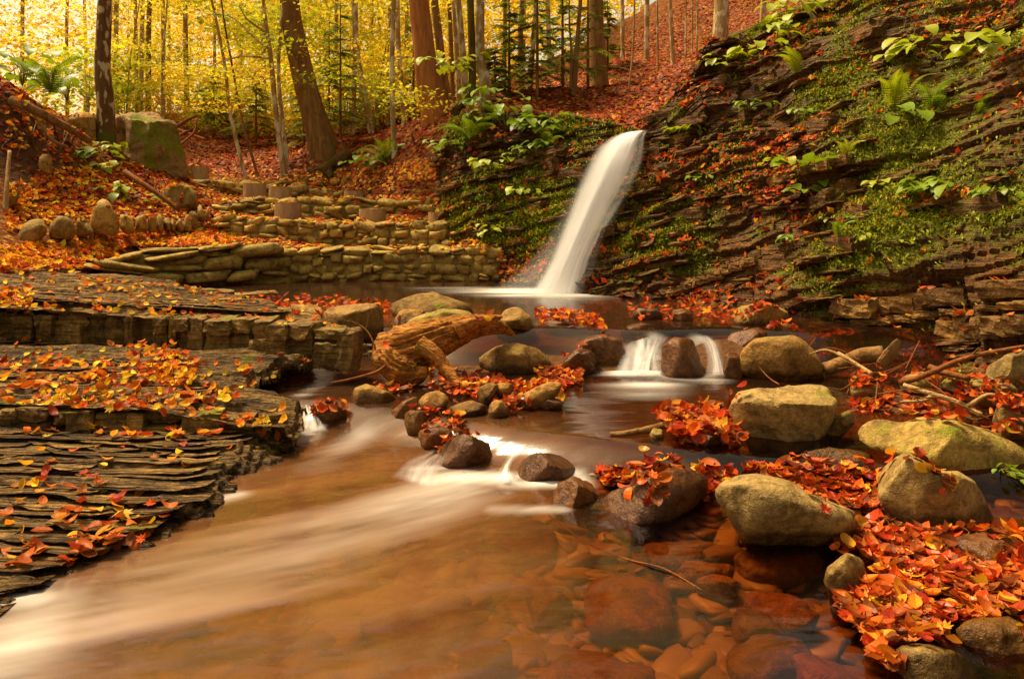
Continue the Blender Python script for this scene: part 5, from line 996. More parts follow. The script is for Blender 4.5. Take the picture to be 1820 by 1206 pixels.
# conifer saplings with flat needle sprays
def fir(label, u, v, Y, hpx, spread, n_wh=11, lean=0.0):
    c0 = A(u, v, Y); H = hpx / FPX * Y; root = thing('fir_sapling', label, 'fir sapling', c0, 'young firs')
    V, F = tube([(0, 0, -0.1), (lean * 0.4, 0, H * 0.5), (lean, 0, H)], [0.03, 0.02, 0.006], 6, 2, n=14); link('trunk', mesh_np('trunk', V, F, M['bark_brown'], True), root)
    P, Rr, S = [], [], []
    for k in range(n_wh):
        f = (k + 0.6) / n_wh; z = H * (0.12 + 0.88 * f); Lb = spread * (1.05 - f) * R(0.7, 1.15) + 0.1
        for q in range(int(rng.integers(3, 5))):
            az = R(0, 6.28); d = np.array([math.cos(az), math.sin(az), R(-0.35, 0.15)]); per = np.array([-d[1], d[0], 0]); ns = int(Lb / 0.05) + 3
            for t in np.linspace(0.12, 1, ns):
                p = np.array([lean * f, 0, z]) + d * Lb * t + np.array([0, 0, -0.18 * Lb * t * t])
                for sg in (-1, 1):
                    dd = d * 0.75 + per * sg * 0.75; P.append(p + dd * 0.05); Rr.append((math.atan2(dd[1], dd[0]), R(-0.1, 0.4), R(-0.4, 0.4))); S.append(0.20 * (1.1 - 0.6 * t) * R(0.7, 1.2))
    P = np.array(P); Rr = np.array(Rr); Vt = QUADLEAF[0] * np.array([1, 0.42, 1]); V, F, m = leaf_batch((Vt, QUADLEAF[1]), P, rotm(Rr[:, 0], Rr[:, 1], Rr[:, 2]), np.array(S))
    link('crown', mesh_np('crown', V, F, M['needle'], False), root)
for a in [('young fir right of the burl tree', 905, 178, 13.2, 190, 0.75), ('tall young fir in the middle of the thicket', 955, 172, 12.9, 260, 0.85), ('young fir under the twin-stemmed one', 1000, 160, 13.4, 230, 0.8), ('young fir beside the thick furrowed trunk', 1045, 160, 14.0, 230, 0.8), ('small fir just behind the mossy bent tree', 880, 185, 12.9, 100, 0.5),
          ('feathery young fir right of the massive leaning trunk', 605, 262, 14.5, 260, 0.7), ('small fir between the forked sapling and the massive trunk', 540, 270, 15, 150, 0.55), ('thin fir behind the sapling row', 585, 235, 17, 200, 0.7), ('low fir in front of the yellow wood', 455, 245, 16.5, 120, 0.6), ('young fir left of the reddish spruce', 735, 215, 15.5, 230, 0.6), ('low dark fir behind the lone stump', 380, 235, 17.5, 110, 0.7), ('far small fir behind the fall', 1080, 120, 17, 120, 0.6)]: fir(*a)

# ------------------------------------------------------------------ casting rays at what is built so far
bpy.context.view_layer.update(); DG = bpy.context.evaluated_depsgraph_get()
def cast(o, d):
    h, loc, nrm, _, ob, _ = SC.ray_cast(DG, Vector(o), Vector(d))
    if not h: return None
    n = np.array(nrm); n = n if np.dot(n, d) < 0 else -n
    return np.array(loc), n, ob
CAMP = np.array([0, 0, ZC])
def cast_px(u, v):
    d = A(u, v, 1.0) - CAMP; return cast(CAMP, d / np.linalg.norm(d))
def drop(x, y, z): return cast((x, y, z), (0, 0, -1))
SKIP = ('crown', 'trunk', 'branch', 'far_wood', 'yellow_tree', 'bank_root', 'fallen', 'side_twig', 'stem')

# roots hanging down the eroded bank
for i in range(14):
    u, v = R(8, 150), R(205, 265); q = []
    for du, dv in ((0, 0), (R(-14, 8), R(12, 24)), (R(-24, 14), R(28, 55))):
        h = cast_px(u + du, v + dv)
        if h is not None and h[0][1] < 13: q.append(h[0] + h[1] * 0.012)
    if len(q) < 2: continue
    V, F = tube([p - q[0] for p in q], [0.013, 0.008, 0.003], 5, i, n=10)
    thing('bank_root', 'thin bare root hanging down the eroded bank', 'root', q[0], 'roots in the eroded bank', mesh_np('wood', V, F, M['root'], True))

def water_z(X, Y):
    y1 = np.interp(X, [-1.5, -1.0, -0.5, 0.0, 0.5, 1.0, 1.6, 2.2], [4.85, 4.68, 4.36, 4.08, 3.86, 3.66, 3.55, 3.4])
    return 0.12 * sstep(0, 0.32, Y - y1) + 0.23 * sstep(0, 0.5, Y - 5.92 - 0.06 * np.sin(X * 5))
# ------------------------------------------------------------------ fallen leaves
LT = [beech(0.5, 0.3), beech(-0.6, 0.15), beech(0.2, 0.7, 0.27), beech(1.0, 0.4, 0.33, 0.6), beech(0.3, -0.3, 0.31, -0.5), beech(0.8, 0.9, 0.30)]
MT = [maple(0.5), maple(-0.4)]
PAL_LIT = np.array([1.15, 0.95, 0.8]) * np.array([(0.46, 0.075, 0.012), (0.56, 0.13, 0.014), (0.36, 0.045, 0.010), (0.62, 0.21, 0.02), (0.66, 0.36, 0.025), (0.24, 0.075, 0.022), (0.30, 0.11, 0.035), (0.50, 0.10, 0.012), (0.14, 0.04, 0.014), (0.24, 0.022, 0.008), (0.40, 0.05, 0.01), (0.34, 0.10, 0.02)])
PAL_WARM = np.array([1.25, 1.22, 0.8]) * np.array([(0.60, 0.20, 0.018), (0.68, 0.32, 0.02), (0.50, 0.11, 0.012), (0.40, 0.06, 0.010), (0.70, 0.44, 0.03), (0.30, 0.10, 0.03)])
SCL = {'bank': 0.68, 'cobbles': 0.7, 'poolside': 0.74, 'drift': 0.70, 'slate': 0.60, 'shallow': 0.74, 'dam': 0.75, 'pile': 0.75}
leaf_rec = []          # (pos, normal, size, tilt, region)
def lay(region, poly, n, size, tilt=0.35, pile=0.0, water=False, zones=None, jitter=0.03):
    got = 0
    for u, v in rand_in_poly(poly, n):
        if water:
            d = A(u, v, 1.0) - CAMP; z = 0.0
            for _ in range(6): t = (z - ZC) / d[2]; p = CAMP + d * t; z = float(water_z(p[0:1], p[1:2])[0])
            h = drop(p[0], p[1], z + 0.35)
            if h is not None and (h[2].parent is not None and h[2].parent.name.startswith('driftwood')): continue
            if h is not None and h[0][2] > z + 0.05 and rng.random() < 0.8: continue
            if h is not None and h[0][2] > z + 0.01: p, nn = h[0], h[1]
            else: p, nn = np.array([p[0], p[1], z + 0.003]), np.array([0, 0, 1.0])
        else:
            h = cast_px(u, v)
            if h is None or h[2].name.startswith(SKIP) or (h[2].name.startswith(('standing', 'bark', 'stone', 'cut', 'root')) and rng.random() < 0.93): continue
            p, nn = h[0], h[1]
            if nn[2] < 0.35:
                q = drop(p[0] + R(-jitter, jitter), p[1] + R(0.0, 0.06), p[2] + 0.25)
                if q is not None and q[1][2] > 0.35: p, nn = q[0], q[1]
                elif rng.random() < 0.75: continue
        p = p + nn * (0.004 + R(0, 1) * pile) + np.array([0, 0, 0.004]); leaf_rec.append((p, nn, R(*size) * R(0.65, 1.15) * SCL.get(region, 0.85), R(0.15, 0.8) * tilt, region)); got += 1
    return got
# pixel polygons of the photograph where leaves have gathered
lay('drift', [(1310, 925), (1400, 950), (1560, 930), (1640, 950), (1812, 975), (1830, 1110), (1700, 1110), (1660, 1150), (1560, 1150), (1480, 1080), (1560, 1040), (1540, 985), (1470, 985)], 1100, (0.085, 0.125), 0.26, 0.022, True)
lay('drift', [(1480, 1075), (1600, 1080), (1700, 1180), (1640, 1206), (1570, 1206), (1540, 1150)], 220, (0.085, 0.12), 0.26, 0.022, True)
lay('shallow', [(1320, 820), (1430, 815), (1550, 825), (1560, 880), (1610, 920), (1530, 905), (1400, 845)], 560, (0.075, 0.11), 0.26, 0.022, True)
lay('pile', [(1160, 745), (1230, 730), (1300, 735), (1335, 770), (1320, 795), (1200, 788)], 330, (0.08, 0.12), 0.7, 0.06, True)
lay('dam', [(1055, 850), (1090, 815), (1140, 800), (1290, 818), (1330, 835), (1270, 842), (1190, 832), (1130, 860), (1110, 880)], 220, (0.08, 0.12), 0.7, 0.05, True)
lay('dam', [(1090, 850), (1180, 835), (1180, 890), (1100, 900)], 22, (0.08, 0.11), 0.5, 0.01)
lay('cobbles', [(745, 680), (800, 665), (900, 690), (990, 690), (1000, 720), (900, 740), (870, 720), (780, 700)], 330, (0.08, 0.12), 0.7, 0.05, True)
lay('cobbles', [(720, 640), (820, 660), (960, 690), (900, 705), (740, 690)], 130, (0.08, 0.11), 0.5, 0.02, True)
lay('cobbles', [(730, 735), (800, 735), (850, 770), (800, 780), (760, 760)], 80, (0.08, 0.11), 0.6, 0.03, True)
lay('cobbles', [(660, 680), (720, 675), (740, 700), (680, 705)], 40, (0.08, 0.11), 0.5, 0.02, True)
lay('cobbles', [(555, 715), (615, 718), (612, 745), (560, 745)], 36, (0.09, 0.12), 0.6, 0.02)
lay('poolside', [(840, 550), (880, 545), (885, 575), (840, 570)], 90, (0.09, 0.12), 0.6, 0.03)
lay('poolside', [(945, 548), (1060, 565), (1080, 590), (1040, 580), (960, 572)], 160, (0.09, 0.12), 0.6, 0.03, True)
lay('poolside', [(945, 605), (1040, 600), (1030, 625), (985, 640)], 150, (0.09, 0.12), 0.6, 0.03, True)
lay('poolside', [(420, 525), (560, 530), (700, 540), (690, 560), (580, 570), (470, 560)], 260, (0.09, 0.12), 0.6, 0.03, True)
lay('poolside', [(670, 545), (700, 545), (710, 610), (680, 620)], 70, (0.08, 0.11), 0.8, 0.02)
lay('poolside', [(1115, 545), (1240, 548), (1310, 555), (1320, 572), (1120, 570)], 120, (0.09, 0.12), 0.6, 0.03, True)
lay('poolside', [(1330, 545), (1380, 545), (1385, 560), (1335, 562)], 18, (0.09, 0.12), 0.4)
lay('poolside', [(1250, 570), (1430, 575), (1440, 600), (1300, 590)], 60, (0.09, 0.12), 0.5)
lay('poolside', [(890, 455), (960, 440), (990, 430), (960, 500), (880, 498)], 260, (0.08, 0.11), 0.5)
lay('bank', [(1470, 640), (1560, 660), (1640, 680), (1812, 690), (1812, 790), (1740, 760), (1520, 740), (1500, 700)], 620, (0.08, 0.12), 0.7, 0.04)
lay('bank', [(1440, 600), (1500, 610), (1560, 640), (1480, 650)], 90, (0.08, 0.11), 0.6, 0.02)
lay('bank', [(1545, 650), (1620, 655), (1600, 700), (1550, 690)], 120, (0.08, 0.11), 0.9, 0.10)
lay('bank', [(1620, 820), (1700, 850), (1690, 885), (1630, 850)], 22, (0.09, 0.12), 0.4)
lay('slate', [(0, 640), (150, 640), (330, 660), (440, 712), (330, 722), (0, 724)], 300, (0.09, 0.13), 0.5, 0.02)
lay('slate', [(225, 615), (290, 605), (352, 640), (345, 690), (250, 672)], 170, (0.08, 0.12), 0.6, 0.05)
lay('slate', [(0, 860), (120, 850), (350, 900), (300, 960), (110, 1005), (0, 1010)], 62, (0.09, 0.14), 0.35, 0.01)
lay('slate', [(0, 765), (490, 755), (420, 800), (340, 850), (0, 870)], 36, (0.08, 0.12), 0.35, 0.01)
lay('slate', [(60, 745), (510, 745), (500, 778), (200, 782), (60, 775)], 80, (0.09, 0.12), 0.5, 0.02)
lay('slate', [(330, 640), (560, 640), (560, 690), (420, 705), (360, 680)], 34, (0.08, 0.11), 0.35)
lay('slate', [(0, 590), (560, 600), (540, 640), (0, 640)], 34, (0.08, 0.11), 0.35)
lay('slate', [(0, 520), (60, 520), (50, 600), (0, 600)], 90, (0.09, 0.13), 0.6, 0.04)
lay('slate', [(180, 900), (300, 915), (250, 965), (100, 1010), (120, 980)], 50, (0.09, 0.13), 0.5, 0.02)
lay('slate', [(0, 480), (200, 490), (480, 530), (640, 585), (300, 560), (0, 545)], 170, (0.08, 0.12), 0.4, 0.01)
lay('slope', [(0, 440), (130, 425), (380, 402), (480, 440), (220, 440), (190, 480), (0, 485)], 2600, (0.08, 0.12), 0.45, 0.03)
lay('slope', [(10, 340), (100, 300), (200, 300), (330, 350), (350, 400), (160, 405), (10, 415)], 1500, (0.08, 0.12), 0.5, 0.02)
lay('slope', [(10, 150), (100, 190), (200, 260), (300, 320), (150, 300), (10, 260)], 200, (0.08, 0.12), 0.5, 0.02)
lay('terrace', [(400, 418), (840, 425), (895, 445), (890, 458), (500, 440), (330, 432), (300, 420)], 2000, (0.08, 0.11), 0.4, 0.02)
lay('terrace', [(380, 372), (830, 388), (840, 400), (600, 402), (400, 395), (370, 385)], 1500, (0.08, 0.11), 0.4, 0.02)
lay('terrace', [(350, 335), (640, 348), (800, 352), (820, 378), (600, 362), (380, 358)], 1700, (0.08, 0.11), 0.4, 0.02)
lay('terrace', [(320, 305), (700, 300), (700, 340), (350, 330)], 900, (0.08, 0.11), 0.4, 0.02)
lay('terrace', [(705, 290), (780, 280), (785, 320), (710, 320)], 500, (0.08, 0.11), 0.4, 0.02)
for poly, nn in [([(1085, 468), (1240, 425), (1250, 440), (1095, 482)], 150), ([(1240, 290), (1490, 210), (1495, 235), (1250, 312)], 190), ([(1200, 360), (1420, 300), (1430, 322), (1210, 380)], 170), ([(1330, 345), (1440, 315), (1440, 350), (1340, 370)], 110), ([(1570, 360), (1720, 330), (1720, 372), (1590, 385)], 90), ([(1420, 140), (1560, 90), (1570, 110), (1430, 160)], 90), ([(1640, 40), (1812, -5), (1812, 40), (1650, 70)], 150), ([(1420, 580), (1560, 560), (1812, 555), (1812, 580), (1440, 600)], 60)]:
    lay('cliff', poly, nn, (0.07, 0.11), 0.7, 0.01)
lay('bank', [(1815, 690), (2060, 720), (2060, 900), (1830, 800)], 260, (0.08, 0.12), 0.6, 0.03)
lay('drift', [(1825, 930), (2080, 930), (2080, 1206), (1830, 1180)], 420, (0.085, 0.125), 0.3, 0.02)
# ledges of the cliffs
for Q, N2, moss, nlv in ((CLIFF_R[1], CLIFF_R[2], CLIFF_R[3], 5200), (CLIFF_M[1], CLIFF_M[2], CLIFF_M[3], 900)):
    fl = Q.reshape(-1, 3); nz = N2[..., 2].ravel(); w = np.clip(nz - 0.72, 0, 1) * (0.15 + (fbm(fl * np.array([0.9, 0.9, 2.2]), 91, 3) > 0.02)); w /= w.sum()
    for i in rng.choice(len(fl), nlv, p=w):
        leaf_rec.append((fl[i] + np.array([R(-0.03, 0.03), R(-0.03, 0.03), 0.012]), N2.reshape(-1, 3)[i], R(0.06, 0.10), 0.7, 'cliff'))
# forest floor, sown in the world
nf = 62000; xs = rng.uniform(-9, 10, nf); ys = 10.3 + rng.uniform(0, 1, nf) ** 1.35 * 13; xs = xs * ys / 13
zf = ground_z(xs, ys); e = 0.1; nx = -(ground_z(xs + e, ys, False) - ground_z(xs - e, ys, False)) / (2 * e); ny = -(ground_z(xs, ys + e, False) - ground_z(xs, ys - e, False)) / (2 * e)
NF = np.column_stack([nx, ny, np.ones(nf)]); NF /= np.linalg.norm(NF, axis=1)[:, None]; PF = np.column_stack([xs, ys, zf + 0.015])
uf, vf = project(PF); ok = ~((uf < 190) & (vf > 180) & (vf < 330) & (rng.random(nf) < 0.75)) & (uf > -60) & (uf < 1880) & (vf > -30) & ~((xs > -1.2) & (xs < 0.9) & (ys < 10.6)); PF, NF = PF[ok], NF[ok]
def frames(N, az):
    a = np.stack([np.cos(az), np.sin(az), np.zeros_like(az)], -1); x = a - N * (a * N).sum(1)[:, None]; x /= np.linalg.norm(x, axis=1)[:, None]; y = np.cross(N, x); return np.stack([x, y, N], -1)
def stuff_leaves(name, label, P, N, S, T, pal, mat, tmpl=None):
    n = len(P); parts, cols, off = [], [], 0; Vs, Fq, Ft = [], [], []
    rot = frames(N, rng.uniform(0, 6.28, n)) @ rotm(np.zeros(n), rng.normal(0, 1, n) * T, rng.normal(0, 1, n) * T)
    tm = tmpl or LT + MT[:1]; k = rng.integers(0, len(tm), n)
    for i, t in enumerate(tm):
        s = k == i
        if not s.any(): continue
        V, F, m = leaf_batch(t, P[s], rot[s], S[s]); Vs.append(V); (Fq if F.shape[1] == 4 else Ft).append(F + off); off += len(V); cols.append(np.repeat(pick(pal, int(s.sum()), 0.45), m, 0))
    link(name, mesh_np(name, np.vstack(Vs), [np.vstack(x) for x in (Fq, Ft) if x], mat, False, None, np.vstack(cols)), kind='stuff', label=label, category='leaf litter')
far_t = [QUADLEAF, (QUADLEAF[0] * np.array([1, 1.3, -1.5]), QUADLEAF[1])]
stuff_leaves('forest_litter', 'rust coloured leaf litter covering the forest floor and slope', PF, NF, rng.uniform(0.08, 0.13, len(PF)), np.full(len(PF), 0.35), PAL_LIT * np.array([0.74, 0.70, 0.7]), M['leaf'], far_t)  # palette darkened: canopy shade over the slope is put into the leaf colour
# the 300 leaves that show largest stand as single leaves, the rest lie in their heaps
reg = np.array([r[4] for r in leaf_rec]); LP = np.array([r[0] for r in leaf_rec]); LN = np.array([r[1] for r in leaf_rec]); LS = np.array([r[2] for r in leaf_rec]); LTt = np.array([r[3] for r in leaf_rec])
pxs = LS / LP[:, 1] * np.where(np.isin(reg, ['cliff', 'terrace', 'slope']), 0.2, 1.0) * (LP[:, 2] > -0.02); order = np.argsort(-pxs); big = np.zeros(len(pxs), bool)
quota = {'drift': 130, 'slate': 90, 'shallow': 30, 'dam': 20, 'pile': 15, 'bank': 10, 'cobbles': 5}; cnt = {}
for i in order:
    r = reg[i]
    if cnt.get(r, 0) < quota.get(r, 0): big[i] = True; cnt[r] = cnt.get(r, 0) + 1
where = {'drift': 'in the big drift at the lower right', 'slate': 'lying on the slate ledges', 'shallow': 'floating between the pale boulders', 'dam': 'caught on the dark sharp-edged boulder row', 'pile': 'in the pile beside the flat-topped boulder', 'bank': 'among the twigs of the right bank', 'cobbles': 'around the cobbles below the driftwood'}
single = {}
cn = list(LEAFC); cw = np.array([0.2, 0.28, 0.18, 0.12, 0.06, 0.16]); cw /= cw.sum()
rotb = frames(LN, rng.uniform(0, 6.28, len(LP))) @ rotm(np.zeros(len(LP)), rng.normal(0, 1, len(LP)) * LTt * 0.8, rng.normal(0, 1, len(LP)) * LTt * 0.8)
for i in np.where(big)[0]:
    c = cn[int(rng.choice(6, p=cw))]; mp = c in ('yellow', 'amber') and reg[i] == 'slate' and rng.random() < 0.35
    t = int(rng.integers(0, 2)) if mp else int(rng.integers(0, 6)); key = (c, mp, t)
    if key not in single:
        V, F = (MT if mp else LT)[t]; single[key] = mesh_np('fallen_leaf', V, F, M['leaf_' + c], True)
    o = thing('fallen_leaf', f"{c} {'lobed maple' if mp else 'beech'} leaf {where[reg[i]]}", 'leaf', (0, 0, 0), 'single fallen leaves', single[key])
    s = float(LS[i]) * (1.25 if mp else 1.0); o.matrix_world = Matrix.Translation(Vector(LP[i])) @ Matrix(rotb[i].tolist()).to_4x4() @ Matrix.Diagonal((s, s, s, 1))
names = {'drift': ('leaf_drift', 'dense drift of red and orange leaves at the lower right', PAL_LIT), 'shallow': ('leaf_raft', 'raft of leaves afloat between the pale boulders', PAL_LIT), 'pile': ('leaf_pile', 'heaped red leaves beside the flat-topped boulder', PAL_LIT), 'dam': ('leaf_dam', 'wet leaves stuck along the dark sharp-edged boulders', PAL_LIT), 'cobbles': ('cobble_litter', 'leaves caught among the cobbles below the driftwood', PAL_LIT),
         'poolside': ('poolside_litter', 'leaves gathered along the boulder dam of the pool', PAL_LIT), 'bank': ('bank_litter', 'leaves tangled with twigs on the right bank', PAL_LIT), 'slate': ('slate_litter', 'leaves scattered over the slate ledges', PAL_WARM), 'slope': ('slope_litter', 'leaves covering the bank by the standing stones', PAL_WARM), 'terrace': ('terrace_litter', 'leaves lying on the stone terraces', PAL_WARM), 'cliff': ('ledge_litter', 'red leaves caught on the cliff ledges', PAL_LIT)}
for r, (nm, lab, pal) in names.items():
    s = (reg == r) & ~big
    if s.any(): stuff_leaves(nm, lab, LP[s], LN[s], LS[s], LTt[s], pal, M['leaf_wet'] if r in ('drift', 'shallow', 'dam', 'cobbles') else M['leaf'], far_t if r in ('terrace', 'cliff') else None)

# ------------------------------------------------------------------ moss, seedlings and ferns
def moss_tufts(name, label, Q, N2, moss, n, size, thr=0.62):
    fl = Q.reshape(-1, 3); w = np.clip(moss.ravel() - thr, 0, 0.5); w /= w.sum(); i = rng.choice(len(fl), n, p=w); P = fl[i] + rng.normal(0, 0.012, (n, 3)); N = N2.reshape(-1, 3)[i]
    N = N + np.array([0, 0, 0.8]); N /= np.linalg.norm(N, axis=1)[:, None]
    up = frames(N, rng.uniform(0, 6.28, n)) @ rotm(np.zeros(n), -rng.uniform(0.3, 1.3, n), np.zeros(n)); S = rng.uniform(*size, n); P = P + N * S[:, None] * 0.3
    V, F, m = leaf_batch((QUADLEAF[0] * np.array([1, 0.7, 1]), QUADLEAF[1]), P, up, S)
    pal = np.array([(0.09, 0.11, 0.006), (0.20, 0.22, 0.008), (0.32, 0.33, 0.010), (0.14, 0.17, 0.006), (0.40, 0.38, 0.02)])
    link(name, mesh_np(name, V, F, M['leaf'], False, None, np.repeat(pick(pal, n, 0.3), m, 0)), kind='stuff', label=label, category='moss')
moss_tufts('cliff_moss', 'soft green moss carpeting the cliff', *CLIFF_R[1:4], 90000, (0.018, 0.05), 0.56)
moss_tufts('rock_face_moss', 'green moss and tiny plants on the dark rock face', *CLIFF_M[1:4], 34000, (0.02, 0.06), 0.5)

def leafy(label, u, v, Y, npl, size, mat, spread, lift=0.12, name='leafy_plant', group='green plants on the rocks'):
    h = cast_px(u, v)
    c0 = h[0] if h is not None and not h[2].name.startswith(SKIP) and abs(h[0][1] - Y) < 2.0 else A(u, v, Y)
    root = thing(name, label, 'plant', c0, group)
    P, az, el, S, st = [], [], [], [], []
    for k in range(npl):
        a = R(0, 6.28); d = np.array([math.cos(a), math.sin(a) - 0.35, 0]); r = spread * R(0.25, 1.0); top = np.array([d[0] * r, d[1] * r - 0.04, lift * R(0.4, 1.3)])
        st.append(tube([(0, 0, -0.03), top * np.array([0.4, 0.4, 0.8]), top], [0.004, 0.003, 0.002], 4, k, n=6))
        for q in range(3 if npl < 14 else 2):
            P.append(top + rng.normal(0, size * 0.5, 3) * np.array([1, 1, 0.5])); az.append(math.atan2(d[1], d[0]) + R(-1.0, 1.0)); el.append(R(0.0, 0.7)); S.append(size * R(0.7, 1.3))
    V, F = join(st); link('stem', mesh_np('stem', V, F, M['stem'], True), root)
    t = beech(-0.35, 0.2, 0.33); S = [x * 1.25 for x in S]; P = np.array(P); az = np.array(az)
    for i in range(min(len(P), 60)):
        me_ = GREEN.setdefault(mat, mesh_np('leaf', *t, M[mat], True)); o = link('leaf', me_, root, P[i] + np.array([math.cos(az[i]), math.sin(az[i]), 0]) * S[i] * 0.4, (R(-0.4, 0.4), el[i], az[i]), (S[i],) * 3)
GREEN = {}
FR = {}
def frond_mesh(mat):
    if mat in FR: return FR[mat]
    Vs, Fs, off = [], [], 0; n = 22
    for i in range(n):
        t = (i + 0.7) / n; x = t; z = 0.35 * math.sin(t * 2.2) - 0.25 * t * t; L = 0.30 * math.sin(math.pi * min(1, t * 0.85 + 0.12)) ** 0.8 * (1.02 - t * 0.75) + 0.015
        for sg in (-1, 1):
            for q in range(5):       # toothed pinna
                a, b = q / 5, (q + 1) / 5; w = 0.022 * (1 - a)
                y0, y1 = sg * L * a, sg * L * b; xo = 0.10 * a * L / 0.3; Vs += [(x + xo - w, y0, z - 0.05 * a), (x + xo + w, y0, z - 0.05 * a), (x + xo + 0.01 + w * 1.2, (y0 * 0.35 + y1 * 0.65), z - 0.05 * b), (x + xo + 0.02, y1, z - 0.06 * b), (x + xo - w * 0.9, (y0 * 0.35 + y1 * 0.65), z - 0.05 * b)]
                Fs.append([off, off + 1, off + 2, off + 3, off + 4]); off += 5
    rx = [(t, sg * 0.006, 0.35 * math.sin(t * 2.2) - 0.25 * t * t) for t in np.linspace(0, 1, 10) for sg in (-1, 1)]
    F4 = [[off + 2 * i, off + 2 * i + 1, off + 2 * i + 3, off + 2 * i + 2] for i in range(9)]; Vs += rx
    FR[mat] = mesh_np('frond', np.array(Vs), [np.array(F4), np.array(Fs)], M[mat], False); return FR[mat]
def fern(label, u, v, Y, n, size, mat, az0=-1.57, fan=1.6):
    h = cast_px(u, v); c0 = h[0] if h is not None and not h[2].name.startswith(SKIP) and abs(h[0][1] - Y) < 2.0 else A(u, v, Y)
    root = thing('fern', label, 'fern', c0, 'ferns on the rocks')
    for k in range(n): link('frond', frond_mesh(mat), root, (0, 0, 0), (R(-0.3, 0.3), R(-0.9, -0.1), az0 + fan * ((k + 0.5) / n - 0.5) * 2 + R(-0.2, 0.2)), (size * R(0.95, 1.4),) * 3)
for a in [('large yellow-green fern hanging out of the upper cliff', 1590, 190, 7.6, 3, 0.36, 'lime', -2.0, 0.7), ('bright green fern beside the yellow one on the cliff', 1655, 195, 7.2, 5, 0.26, 'green', -1.2, 1.5), ('pale fern frond above the pair of cliff ferns', 1610, 165, 7.9, 2, 0.30, 'lime', -0.3, 0.3), ('small yellow fern in the middle of the cliff', 1505, 275, 7.6, 4, 0.18, 'lime', -1.6, 1.6),
          ('small green fern low on the mossy cliff', 1490, 420, 6.7, 4, 0.16, 'green', -1.6, 1.6), ('green fern at the edge of the frame on the cliff', 1740, 200, 6.9, 3, 0.2, 'green', -1.2, 1.0), ('fern hanging at the top left of the rock face', 835, 250, 11.6, 5, 0.42, 'green', -1.6, 1.6), ('fern in the middle of the rock face', 972, 262, 11.0, 4, 0.36, 'green', -1.8, 1.4), ('fern on the mossy mound above the short wall', 685, 285, 13.0, 6, 0.4, 'green', -1.6, 2.2), ('fern sprouting above the bank at the left', 90, 165, 11.5, 6, 0.5, 'green', -1.2, 2.4), ('broken yellow fern frond trailing on the cliff', 1420, 130, 8.9, 2, 0.3, 'lime', -2.6, 0.4)]: fern(*a)
